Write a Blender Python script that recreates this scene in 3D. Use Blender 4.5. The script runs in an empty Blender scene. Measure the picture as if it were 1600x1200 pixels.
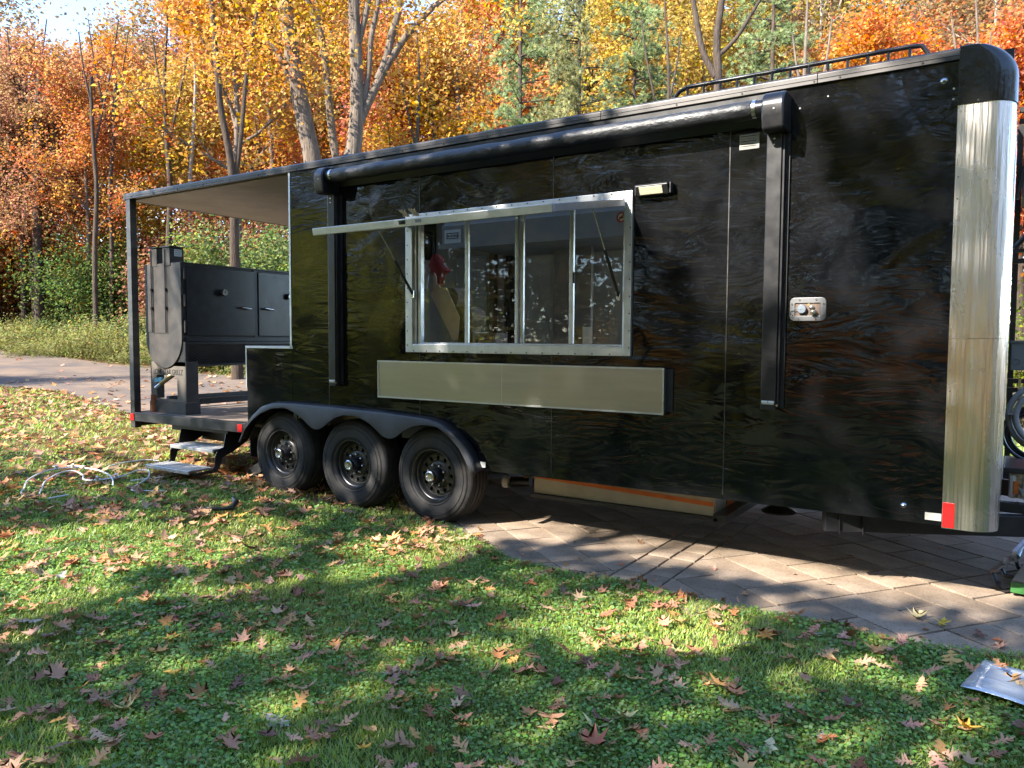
import bpy, bmesh, math, random
import numpy as np
from mathutils import Vector, Matrix
PI = math.pi
S = bpy.context.scene
C = S.collection

# ------------------------------------------------------------------ camera
CAM = Vector((0.0, -4.8, 1.51))
YAW, PITCH, ROLL, FPX = 0.579323811, 0.0595969846, 0.00537669659, 1199.22342
def cam_axes():
    f = Vector((-math.sin(YAW)*math.cos(PITCH), math.cos(YAW)*math.cos(PITCH), -math.sin(PITCH)))
    r = Vector((math.cos(YAW), math.sin(YAW), 0)); u = r.cross(f)
    c, s = math.cos(ROLL), math.sin(ROLL)
    return c*r+s*u, -s*r+c*u, f
_r, _u, _f = cam_axes()
cd = bpy.data.cameras.new('camera'); cam = bpy.data.objects.new('camera', cd); C.objects.link(cam)
cam.matrix_world = Matrix(((_r.x,_u.x,-_f.x,CAM.x),(_r.y,_u.y,-_f.y,CAM.y),(_r.z,_u.z,-_f.z,CAM.z),(0,0,0,1)))
cd.sensor_fit = 'HORIZONTAL'; cd.sensor_width = 36.0; cd.lens = 36.0*FPX/1600.0
cd.clip_start = 0.05; cd.clip_end = 900
S.camera = cam

# ------------------------------------------------------------------ light
SUN = Vector((-0.436, -1.0, 0.80)).normalized()            # towards the sun
W = bpy.data.worlds.new('World'); S.world = W; W.use_nodes = True
nt = W.node_tree; nt.nodes.clear()
wo = nt.nodes.new('ShaderNodeOutputWorld'); bg = nt.nodes.new('ShaderNodeBackground')
sky = nt.nodes.new('ShaderNodeTexSky'); sky.sky_type = 'NISHITA'; sky.sun_disc = False
sky.sun_elevation = math.asin(SUN.z); sky.sun_rotation = math.atan2(SUN.x, SUN.y)
sky.air_density = 0.85; sky.dust_density = 0.05; sky.ozone_density = 2.0; sky.altitude = 300
bg.inputs['Strength'].default_value = 0.15
nt.links.new(sky.outputs[0], bg.inputs[0]); nt.links.new(bg.outputs[0], wo.inputs[0])
sl = bpy.data.lights.new('sun', 'SUN'); sl.energy = 3.5; sl.angle = math.radians(0.5); sl.color = (1.0, 0.93, 0.82)
so = bpy.data.objects.new('sun', sl); C.objects.link(so)
so.rotation_euler = (-SUN).to_track_quat('-Z', 'Y').to_euler(); so.location = (-20, -40, 40)
S.view_settings.view_transform = 'Standard'; S.view_settings.look = 'None'
S.view_settings.gamma = 1.0; S.view_settings.use_curve_mapping = False
S.view_settings.exposure = 2.38
S.cycles.max_bounces = 8; S.cycles.transparent_max_bounces = 12
S.cycles.diffuse_bounces = 3; S.cycles.glossy_bounces = 4; S.cycles.transmission_bounces = 6
S.cycles.caustics_reflective = False; S.cycles.caustics_refractive = False
S.cycles.sample_clamp_indirect = 6.0

# ------------------------------------------------------------------ materials
def mat(name, col=(0.5,0.5,0.5), rough=0.5, metal=0.0, spec=0.5, noise=None, bump=None, coat=0.0):
    """noise=(scale, other colour, detail, lo, hi[, stretch xyz]); bump=(scale, strength, distance[, stretch])"""
    m = bpy.data.materials.new(name); m.use_nodes = True
    n, l = m.node_tree.nodes, m.node_tree.links
    b = n['Principled BSDF']
    b.inputs['Base Color'].default_value = (*col, 1); b.inputs['Roughness'].default_value = rough
    b.inputs['Metallic'].default_value = metal; b.inputs['Specular IOR Level'].default_value = spec
    b.inputs['Coat Weight'].default_value = coat
    tc = n.new('ShaderNodeTexCoord')
    def nz(scale, detail=5, stretch=(1,1,1), rgh=0.6, dist=0.0):
        mp = n.new('ShaderNodeMapping'); mp.inputs['Scale'].default_value = stretch
        l.new(tc.outputs['Object'], mp.inputs[0])
        t = n.new('ShaderNodeTexNoise'); t.inputs['Scale'].default_value = scale
        t.inputs['Detail'].default_value = detail; t.inputs['Roughness'].default_value = rgh
        t.inputs['Distortion'].default_value = dist
        l.new(mp.outputs[0], t.inputs['Vector']); return t
    if noise:
        st = noise[5] if len(noise) > 5 else (1,1,1)
        t = nz(noise[0], noise[2], st)
        r = n.new('ShaderNodeValToRGB'); r.color_ramp.elements[0].position = noise[3]; r.color_ramp.elements[1].position = noise[4]
        r.color_ramp.elements[0].color = (*col, 1); r.color_ramp.elements[1].color = (*noise[1], 1)
        l.new(t.outputs[0], r.inputs[0]); l.new(r.outputs[0], b.inputs['Base Color'])
        mr = n.new('ShaderNodeMapRange'); mr.inputs[3].default_value = max(0, rough-0.06); mr.inputs[4].default_value = min(1, rough+0.14)
        l.new(t.outputs[0], mr.inputs[0]); l.new(mr.outputs[0], b.inputs['Roughness'])
    if bump:
        st = bump[3] if len(bump) > 3 else (1,1,1)
        t = nz(bump[0], 4, st)
        bp = n.new('ShaderNodeBump'); bp.inputs['Strength'].default_value = bump[1]; bp.inputs['Distance'].default_value = bump[2]
        l.new(t.outputs[0], bp.inputs['Height']); l.new(bp.outputs[0], b.inputs['Normal'])
    return m

def paint_material():
    """thin black gloss sheet: oil-canned, so what it mirrors runs into wavy streaks; a film of dust"""
    m = bpy.data.materials.new('black_gloss_sheet'); m.use_nodes = True
    n, l = m.node_tree.nodes, m.node_tree.links; b = n['Principled BSDF']
    tc = n.new('ShaderNodeTexCoord')
    def nz(scale, detail, stretch, dist=0.0, rgh=0.5):
        mp = n.new('ShaderNodeMapping'); mp.inputs['Scale'].default_value = stretch
        l.new(tc.outputs['Object'], mp.inputs[0])
        t = n.new('ShaderNodeTexNoise'); t.inputs['Scale'].default_value = scale; t.inputs['Detail'].default_value = detail
        t.inputs['Distortion'].default_value = dist; t.inputs['Roughness'].default_value = rgh
        l.new(mp.outputs[0], t.inputs['Vector']); return t
    a = nz(1.0, 1.0, (0.8,1,1.5), 1.4); c = nz(3.4, 1.8, (0.6,1,2.2), 2.4); e = nz(1.3, 1.5, (1,1,1), 0.5)
    ms = n.new('ShaderNodeMapRange'); ms.inputs[1].default_value = 0.44; ms.inputs[2].default_value = 0.62; ms.inputs[3].default_value = 0.05; ms.inputs[4].default_value = 0.36
    l.new(e.outputs[0], ms.inputs[0])
    cm = n.new('ShaderNodeMath'); cm.operation = 'MULTIPLY'; l.new(c.outputs[0], cm.inputs[0]); l.new(ms.outputs[0], cm.inputs[1])
    ad = n.new('ShaderNodeMath'); ad.operation = 'ADD'; l.new(cm.outputs[0], ad.inputs[0]); l.new(a.outputs[0], ad.inputs[1])
    bp = n.new('ShaderNodeBump'); bp.inputs['Strength'].default_value = 1.0; bp.inputs['Distance'].default_value = 0.020
    l.new(ad.outputs[0], bp.inputs['Height']); l.new(bp.outputs[0], b.inputs['Normal'])
    d = nz(2.2, 6, (1,1,0.8), 0.3, 0.7)
    r = n.new('ShaderNodeValToRGB'); r.color_ramp.elements[0].position = 0.40; r.color_ramp.elements[1].position = 0.75
    r.color_ramp.elements[0].color = (0.0025,0.0027,0.0032,1); r.color_ramp.elements[1].color = (0.010,0.010,0.0115,1)
    l.new(d.outputs[0], r.inputs[0])
    # specks and smears of dust
    s = nz(60, 3, (0.5,1,1), 0.0, 0.8)
    r2 = n.new('ShaderNodeValToRGB'); r2.color_ramp.elements[0].position = 0.64; r2.color_ramp.elements[1].position = 0.74
    r2.color_ramp.elements[0].color = (0,0,0,1); r2.color_ramp.elements[1].color = (0.045,0.045,0.045,1)
    l.new(s.outputs[0], r2.inputs[0])
    ax = n.new('ShaderNodeMixRGB'); ax.blend_type = 'ADD'; ax.inputs[0].default_value = 1.0
    l.new(r.outputs[0], ax.inputs[1]); l.new(r2.outputs[0], ax.inputs[2]); l.new(ax.outputs[0], b.inputs['Base Color'])
    mr = n.new('ShaderNodeMapRange'); mr.inputs[1].default_value = 0.35; mr.inputs[2].default_value = 0.75
    mr.inputs[3].default_value = 0.035; mr.inputs[4].default_value = 0.12
    l.new(d.outputs[0], mr.inputs[0]); l.new(mr.outputs[0], b.inputs['Roughness'])
    b.inputs['Specular IOR Level'].default_value = 0.44
    return m

def leaf_material(name, trans=0.45, hue=0.035, vlo=0.55, vhi=1.35, gloss=0.0):
    """the object's own colour, shifted leaf by leaf with the mesh attribute 'tint'"""
    m = bpy.data.materials.new(name); m.use_nodes = True
    n, l = m.node_tree.nodes, m.node_tree.links; n.clear()
    out = n.new('ShaderNodeOutputMaterial'); oi = n.new('ShaderNodeObjectInfo')
    at = n.new('ShaderNodeAttribute'); at.attribute_name = 'tint'
    sp = n.new('ShaderNodeSeparateColor'); l.new(at.outputs['Color'], sp.inputs[0])
    h = n.new('ShaderNodeMapRange'); h.inputs[3].default_value = 0.5-hue; h.inputs[4].default_value = 0.5+hue; l.new(sp.outputs[0], h.inputs[0])
    v = n.new('ShaderNodeMapRange'); v.inputs[3].default_value = vlo; v.inputs[4].default_value = vhi; l.new(sp.outputs[1], v.inputs[0])
    sa = n.new('ShaderNodeMapRange'); sa.inputs[3].default_value = 0.75; sa.inputs[4].default_value = 1.1; l.new(sp.outputs[2], sa.inputs[0])
    hs = n.new('ShaderNodeHueSaturation'); l.new(h.outputs[0], hs.inputs['Hue']); l.new(v.outputs[0], hs.inputs['Value']); l.new(sa.outputs[0], hs.inputs['Saturation'])
    l.new(oi.outputs['Color'], hs.inputs['Color'])
    d = n.new('ShaderNodeBsdfDiffuse'); t = n.new('ShaderNodeBsdfTranslucent'); mx = n.new('ShaderNodeMixShader'); mx.inputs[0].default_value = trans
    l.new(hs.outputs[0], d.inputs[0]); l.new(hs.outputs[0], t.inputs[0]); l.new(d.outputs[0], mx.inputs[1]); l.new(t.outputs[0], mx.inputs[2])
    last = mx
    if gloss:
        g = n.new('ShaderNodeBsdfGlossy'); g.inputs['Roughness'].default_value = 0.45
        m2 = n.new('ShaderNodeMixShader'); m2.inputs[0].default_value = gloss
        l.new(mx.outputs[0], m2.inputs[1]); l.new(g.outputs[0], m2.inputs[2]); last = m2
    l.new(last.outputs[0], out.inputs[0]); return m

def glass_material():
    m = bpy.data.materials.new('window_glass'); m.use_nodes = True
    n, l = m.node_tree.nodes, m.node_tree.links; n.clear()
    out = n.new('ShaderNodeOutputMaterial'); tr = n.new('ShaderNodeBsdfTransparent'); tr.inputs[0].default_value = (0.96,0.96,0.94,1)
    g = n.new('ShaderNodeBsdfGlossy'); g.inputs['Roughness'].default_value = 0.015
    f = n.new('ShaderNodeFresnel'); f.inputs[0].default_value = 1.5
    mu = n.new('ShaderNodeMath'); mu.operation = 'MULTIPLY'; mu.inputs[1].default_value = 1.15; l.new(f.outputs[0], mu.inputs[0])
    mx = n.new('ShaderNodeMixShader'); l.new(mu.outputs[0], mx.inputs[0]); l.new(tr.outputs[0], mx.inputs[1]); l.new(g.outputs[0], mx.inputs[2])
    l.new(mx.outputs[0], out.inputs[0]); return m

def ground_material():
    m = bpy.data.materials.new('lawn_soil'); m.use_nodes = True
    n, l = m.node_tree.nodes, m.node_tree.links; b = n['Principled BSDF']; b.inputs['Roughness'].default_value = 0.95
    b.inputs['Specular IOR Level'].default_value = 0.1
    tc = n.new('ShaderNodeTexCoord')
    def nz(scale, detail=6, rgh=0.65):
        t = n.new('ShaderNodeTexNoise'); t.inputs['Scale'].default_value = scale; t.inputs['Detail'].default_value = detail
        t.inputs['Roughness'].default_value = rgh; l.new(tc.outputs['Object'], t.inputs['Vector']); return t
    def ramp(src, stops):
        r = n.new('ShaderNodeValToRGB'); e = r.color_ramp.elements
        while len(e) > 1: e.remove(e[-1])
        e[0].position, e[0].color = stops[0][0], (*stops[0][1],1)
        for p, c in stops[1:]:
            k = e.new(p); k.color = (*c,1)
        l.new(src, r.inputs[0]); return r
    grass = ramp(nz(9).outputs[0], [(0.3,(0.045,0.055,0.020)),(0.55,(0.075,0.105,0.030)),(0.75,(0.12,0.125,0.05))])
    litter = ramp(nz(14, 8, 0.75).outputs[0], [(0.32,(0.035,0.020,0.012)),(0.48,(0.120,0.068,0.036)),(0.58,(0.220,0.120,0.055)),(0.70,(0.330,0.200,0.110))])
    # leaf litter takes over away from the mown lawn (attribute painted on the mesh: what covers the soil there)
    at = n.new('ShaderNodeAttribute'); at.attribute_name = 'litter'
    nn = nz(1.6, 5)
    ad = n.new('ShaderNodeMath'); ad.operation = 'ADD'; l.new(at.outputs['Fac'], ad.inputs[0])
    sb = n.new('ShaderNodeMath'); sb.operation = 'SUBTRACT'; sb.inputs[1].default_value = 0.5; l.new(nn.outputs[0], sb.inputs[0]); l.new(sb.outputs[0], ad.inputs[1])
    st = n.new('ShaderNodeMapRange'); st.inputs[1].default_value = 0.3; st.inputs[2].default_value = 0.7; l.new(ad.outputs[0], st.inputs[0])
    mx = n.new('ShaderNodeMixRGB'); l.new(st.outputs[0], mx.inputs[0]); l.new(grass.outputs[0], mx.inputs[1]); l.new(litter.outputs[0], mx.inputs[2])
    l.new(mx.outputs[0], b.inputs['Base Color'])
    bp = n.new('ShaderNodeBump'); bp.inputs['Strength'].default_value = 0.7; bp.inputs['Distance'].default_value = 0.03
    l.new(nz(40, 5).outputs[0], bp.inputs['Height']); l.new(bp.outputs[0], b.inputs['Normal'])
    return m

M = {}
M['paint'] = paint_material()
M['black'] = mat('black_powder_coat', (0.012,0.012,0.014), 0.38, noise=(9,(0.028,0.027,0.027),6,0.45,0.75), bump=(70,0.08,0.002))
M['black_satin'] = mat('satin_black_steel', (0.010,0.010,0.012), 0.3, noise=(12,(0.022,0.021,0.022),5,0.4,0.8))
M['trim'] = mat('dark_anodised_trim', (0.06,0.058,0.058), 0.34, metal=0.6, noise=(5,(0.11,0.10,0.095),5,0.35,0.75,(0.4,1,3)))
M['smoker'] = mat('smoker_steel', (0.028,0.026,0.026), 0.5, metal=0.1, noise=(6,(0.070,0.060,0.053),7,0.38,0.75), bump=(30,0.15,0.004))
M['vinyl'] = mat('black_vinyl', (0.014,0.015,0.018), 0.40, noise=(14,(0.03,0.031,0.034),4,0.4,0.8,(0.6,1,1)), bump=(9,0.75,0.012,(1.6,3,3)))
M['bed_liner'] = mat('fender_black', (0.018,0.019,0.024), 0.42, noise=(7,(0.045,0.047,0.056),6,0.42,0.78), bump=(140,0.15,0.001))
M['rubber'] = mat('tyre_rubber', (0.018,0.018,0.020), 0.72, spec=0.35, noise=(7,(0.055,0.050,0.044),7,0.4,0.8), bump=(60,0.12,0.002))
M['rim'] = mat('gloss_black_rim', (0.06,0.06,0.062), 0.3, metal=0.7, noise=(18,(0.10,0.096,0.09),5,0.5,0.8))
M['chrome'] = mat('dull_chrome', (0.55,0.55,0.56), 0.2, metal=1.0, noise=(20,(0.35,0.34,0.33),4,0.4,0.8))
M['alu'] = mat('aluminium_frame', (0.62,0.63,0.65), 0.36, metal=0.85, noise=(11,(0.50,0.50,0.50),5,0.35,0.75), bump=(50,0.06,0.001))
M['alu_sheet'] = mat('brushed_sheet', (0.47,0.445,0.41), 0.27, metal=0.97, noise=(3,(0.36,0.34,0.31),6,0.35,0.8,(0.25,1,3)), bump=(50,0.10,0.0008,(0.05,1,1)))
M['tread_alu'] = mat('step_aluminium', (0.52,0.52,0.52), 0.42, metal=0.8, noise=(16,(0.38,0.37,0.36),5,0.35,0.75), bump=(60,0.2,0.002,(0.05,1,1)))
def diamond_material():
    m = bpy.data.materials.new('diamond_plate'); m.use_nodes = True
    n, l = m.node_tree.nodes, m.node_tree.links; b = n['Principled BSDF']
    b.inputs['Base Color'].default_value = (0.34,0.30,0.25,1); b.inputs['Metallic'].default_value = 0.9; b.inputs['Roughness'].default_value = 0.34
    tc = n.new('ShaderNodeTexCoord'); mp = n.new('ShaderNodeMapping'); mp.inputs['Scale'].default_value = (30,30,30); mp.inputs['Rotation'].default_value = (0.6,0.785,0.5)
    v = n.new('ShaderNodeTexVoronoi'); v.inputs['Scale'].default_value = 1.0; v.inputs['Randomness'].default_value = 0.1
    l.new(tc.outputs['Object'], mp.inputs[0]); l.new(mp.outputs[0], v.inputs['Vector'])
    bp = n.new('ShaderNodeBump'); bp.inputs['Strength'].default_value = 0.9; bp.inputs['Distance'].default_value = 0.006; bp.invert = True
    l.new(v.outputs[0], bp.inputs['Height']); l.new(bp.outputs[0], b.inputs['Normal']); return m
M['diamond'] = diamond_material()
def nose_material():
    m = bpy.data.materials.new('polished_corner_sheet'); m.use_nodes = True
    n, l = m.node_tree.nodes, m.node_tree.links; b = n['Principled BSDF']
    b.inputs['Metallic'].default_value = 1.0; b.inputs['Roughness'].default_value = 0.2
    b.inputs['Base Color'].default_value = (0.82,0.755,0.72,1)
    tc = n.new('ShaderNodeTexCoord')
    def nz(scale, st, det=3):
        mp = n.new('ShaderNodeMapping'); mp.inputs['Scale'].default_value = st; l.new(tc.outputs['Object'], mp.inputs[0])
        t = n.new('ShaderNodeTexNoise'); t.inputs['Scale'].default_value = scale; t.inputs['Detail'].default_value = det; l.new(mp.outputs[0], t.inputs['Vector']); return t
    a = nz(9, (1,1,0.07)); c = nz(34, (1,1,0.03)); ad = n.new('ShaderNodeMath'); ad.operation = 'MULTIPLY_ADD'; ad.inputs[1].default_value = 0.25
    l.new(c.outputs[0], ad.inputs[0]); l.new(a.outputs[0], ad.inputs[2])
    bp = n.new('ShaderNodeBump'); bp.inputs['Strength'].default_value = 1.0; bp.inputs['Distance'].default_value = 0.036
    l.new(ad.outputs[0], bp.inputs['Height']); l.new(bp.outputs[0], b.inputs['Normal'])
    e = nz(7, (1,1,0.4), 6); mr = n.new('ShaderNodeMapRange'); mr.inputs[3].default_value = 0.19; mr.inputs[4].default_value = 0.34
    l.new(e.outputs[0], mr.inputs[0]); l.new(mr.outputs[0], b.inputs['Roughness'])
    return m
M['nose'] = nose_material()
M['glass'] = glass_material()
M['dome'] = leaf_material('translucent_dome', 0.9)
M['clear'] = mat('dark_acrylic_cap', (0.006,0.006,0.007), 0.16, spec=0.6, bump=(3,0.5,0.02))
M['red'] = mat('red_reflector', (0.50,0.010,0.010), 0.3, noise=(160,(0.42,0.006,0.006),1,0.4,0.6))
M['white'] = mat('white_plastic', (0.70,0.71,0.70), 0.4, noise=(8,(0.55,0.55,0.52),5,0.4,0.8))
M['paper'] = mat('label_paper', (0.33,0.325,0.30), 0.6, noise=(30,(0.28,0.275,0.25),4,0.4,0.7))
M['ink'] = mat('printed_ink', (0.006,0.006,0.006), 0.6)
M['stand'] = mat('sunlit_stand_steel', (0.10,0.085,0.072), 0.55, noise=(6,(0.15,0.125,0.10),6,0.35,0.75))  # lighter than the smoker steel: sunlight on the plate put into its colour
M['led'] = mat('frosted_led_lens', (0.60,0.57,0.42), 0.45, noise=(90,(0.46,0.43,0.30),2,0.4,0.6))
M['wall_in'] = mat('interior_wall_sheet', (0.84,0.80,0.68), 0.45, noise=(3,(0.76,0.72,0.60),5,0.35,0.75))
M['steel_in'] = mat('stainless_hood', (0.46,0.38,0.28), 0.5, metal=0.1, noise=(4,(0.3,0.29,0.28),5,0.35,0.75))
M['ceil_in'] = mat('porch_ceiling_sheet', (0.30,0.26,0.22), 0.36, metal=0.35, noise=(2.2,(0.22,0.19,0.16),5,0.35,0.75), bump=(2.0,0.5,0.03,(1,2.5,1)))
M['card'] = mat('brown_cardboard', (0.85,0.62,0.44), 0.8, noise=(8,(0.74,0.52,0.36),5,0.4,0.75))
M['card_dark'] = mat('dark_wrapping', (0.13,0.085,0.06), 0.7, noise=(20,(0.34,0.24,0.16),5,0.4,0.75))
M['card_pink'] = mat('pale_carton', (0.62,0.47,0.40), 0.75, noise=(6,(0.32,0.25,0.21),4,0.4,0.75))
M['redcloth'] = mat('red_cloth', (0.42,0.03,0.03), 0.75, noise=(10,(0.25,0.02,0.02),5,0.35,0.75), bump=(12,0.6,0.02))
M['wood_post'] = mat('pine_batten', (0.38,0.28,0.13), 0.6, noise=(6,(0.28,0.2,0.09),6,0.35,0.75,(4,4,0.3)))
M['port'] = mat('dull_grey_cast', (0.22,0.22,0.23), 0.4, metal=0.7, noise=(12,(0.14,0.14,0.145),5,0.35,0.75))
M['floor_in'] = mat('trailer_floor', (0.42,0.40,0.36), 0.5, noise=(4,(0.32,0.30,0.27),5,0.35,0.75))
M['board_in'] = mat('white_wall_board', (0.86,0.86,0.80), 0.5, noise=(5,(0.78,0.78,0.72),5,0.35,0.75))
M['rust'] = mat('rusty_steel', (0.30,0.085,0.025), 0.85, noise=(22,(0.14,0.045,0.018),7,0.35,0.7), bump=(60,0.4,0.002))
M['deck'] = mat('steel_deck', (0.26,0.20,0.155), 0.6, metal=0.15, noise=(5,(0.15,0.115,0.09),7,0.35,0.7), bump=(90,0.3,0.002,(1,0.2,1)))
M['tank'] = mat('tank_cream_sheet', (0.42,0.37,0.28), 0.5, noise=(6,(0.33,0.28,0.20),6,0.35,0.75))
M['orange'] = mat('orange_tape', (0.62,0.15,0.02), 0.5, noise=(12,(0.50,0.11,0.015),4,0.35,0.75))
M['pvc'] = mat('white_pex_pipe', (0.66,0.66,0.66), 0.35, noise=(9,(0.52,0.52,0.50),5,0.4,0.75))
M['cable'] = mat('grey_cable', (0.36,0.36,0.36), 0.5, noise=(30,(0.3,0.3,0.3),4,0.4,0.75))
M['grey_box'] = mat('grey_enclosure', (0.20,0.22,0.22), 0.4, noise=(9,(0.16,0.175,0.175),5,0.35,0.75))
M['green'] = mat('green_paint', (0.03,0.15,0.03), 0.45, noise=(16,(0.025,0.09,0.025),5,0.35,0.75))
M['ply'] = mat('worn_plywood', (0.26,0.19,0.125), 0.7, noise=(5,(0.19,0.13,0.085),7,0.3,0.75,(0.4,4,1)), bump=(40,0.2,0.002,(0.2,3,1)))
M['brown_steel'] = mat('brown_painted_steel', (0.10,0.065,0.05), 0.5, noise=(15,(0.17,0.11,0.085),5,0.35,0.75))
M['blue_steel'] = mat('galvanised_clamp', (0.36,0.42,0.50), 0.3, metal=0.8, noise=(15,(0.26,0.3,0.36),5,0.35,0.75))
M['amber'] = mat('amber_lens', (0.75,0.22,0.03), 0.25, noise=(60,(0.55,0.12,0.01),2,0.4,0.6))
M['brass'] = mat('brass_valve', (0.45,0.34,0.16), 0.35, metal=0.9, noise=(20,(0.3,0.2,0.1),4,0.4,0.7))
M['cyan'] = mat('blue_tape', (0.18,0.48,0.62), 0.5, noise=(30,(0.12,0.36,0.5),3,0.4,0.7))
M['film'] = mat('silvered_sheet', (0.42,0.50,0.60), 0.18, metal=0.45, noise=(4,(0.66,0.72,0.80),6,0.4,0.7,(0.5,2,1)), bump=(5,0.6,0.015,(1,2.5,1)))
M['bark'] = mat('grey_oak_bark', (0.21,0.165,0.125), 0.9, spec=0.15, noise=(4,(0.10,0.078,0.060),8,0.38,0.66,(3,3,0.5)), bump=(10,0.9,0.05,(3,3,0.45)))
M['bark_dark'] = mat('dark_bark', (0.095,0.070,0.052), 0.9, spec=0.15, noise=(5,(0.045,0.034,0.027),8,0.38,0.66,(3,3,0.5)), bump=(10,0.9,0.04,(3,3,0.45)))
M['bark_pale'] = mat('pale_bark', (0.36,0.31,0.25), 0.9, spec=0.15, noise=(5,(0.20,0.165,0.13),8,0.40,0.68,(3,3,0.6)), bump=(10,0.7,0.03,(3,3,0.5)))
M['leaf'] = leaf_material('foliage', 0.58, 0.05, 0.45, 1.4)
M['needle'] = leaf_material('pine_needles', 0.25, 0.02, 0.5, 1.4)
M['blade'] = leaf_material('grass_blades', 0.45, 0.03, 0.55, 1.5, 0.03)
M['dead_leaf'] = leaf_material('dry_leaf', 0.18, 0.02, 0.6, 1.4, 0.04)
M['litter_leaf'] = leaf_material('dry_litter', 0.18, 0.025, 0.45, 1.5, 0.03)
M['ground'] = ground_material()
M['soil'] = mat('joint_sand', (0.032,0.026,0.020), 0.95, noise=(30,(0.035,0.030,0.022),6,0.35,0.7), bump=(60,0.5,0.005))
M['asphalt'] = mat('worn_asphalt', (0.115,0.095,0.085), 0.95, spec=0.15, noise=(0.9,(0.21,0.15,0.105),8,0.38,0.68), bump=(70,0.5,0.006))
def paver_material():
    m = bpy.data.materials.new('concrete_paver'); m.use_nodes = True
    n, l = m.node_tree.nodes, m.node_tree.links; b = n['Principled BSDF']; b.inputs['Roughness'].default_value = 0.85
    tc = n.new('ShaderNodeTexCoord'); oi = n.new('ShaderNodeObjectInfo')
    def nz(s, d=6):
        t = n.new('ShaderNodeTexNoise'); t.inputs['Scale'].default_value = s; t.inputs['Detail'].default_value = d; t.inputs['Roughness'].default_value = 0.65
        l.new(tc.outputs['Object'], t.inputs['Vector']); return t
    r = n.new('ShaderNodeValToRGB'); r.color_ramp.elements[0].position = 0.3; r.color_ramp.elements[1].position = 0.72
    r.color_ramp.elements[0].color = (0.185,0.135,0.095,1); r.color_ramp.elements[1].color = (0.36,0.28,0.21,1)
    l.new(nz(3.2, 8).outputs[0], r.inputs[0])
    sp = n.new('ShaderNodeValToRGB'); sp.color_ramp.elements[0].position = 0.36; sp.color_ramp.elements[1].position = 0.44
    sp.color_ramp.elements[0].color = (0.45,0.40,0.36,1); sp.color_ramp.elements[1].color = (1,1,1,1)
    l.new(nz(75, 3).outputs[0], sp.inputs[0])
    mu = n.new('ShaderNodeMixRGB'); mu.blend_type = 'MULTIPLY'; mu.inputs[0].default_value = 0.8; l.new(r.outputs[0], mu.inputs[1]); l.new(sp.outputs[0], mu.inputs[2])
    hs = n.new('ShaderNodeHueSaturation'); mr = n.new('ShaderNodeMapRange'); mr.inputs[3].default_value = 0.82; mr.inputs[4].default_value = 1.16
    l.new(oi.outputs['Random'], mr.inputs[0]); l.new(mr.outputs[0], hs.inputs['Value']); l.new(mu.outputs[0], hs.inputs['Color']); l.new(hs.outputs[0], b.inputs['Base Color'])
    bp = n.new('ShaderNodeBump'); bp.inputs['Strength'].default_value = 0.5; bp.inputs['Distance'].default_value = 0.004
    l.new(nz(55, 5).outputs[0], bp.inputs['Height']); l.new(bp.outputs[0], b.inputs['Normal'])
    b.inputs['Specular IOR Level'].default_value = 0.3
    return m
M['paver'] = paver_material()

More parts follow.
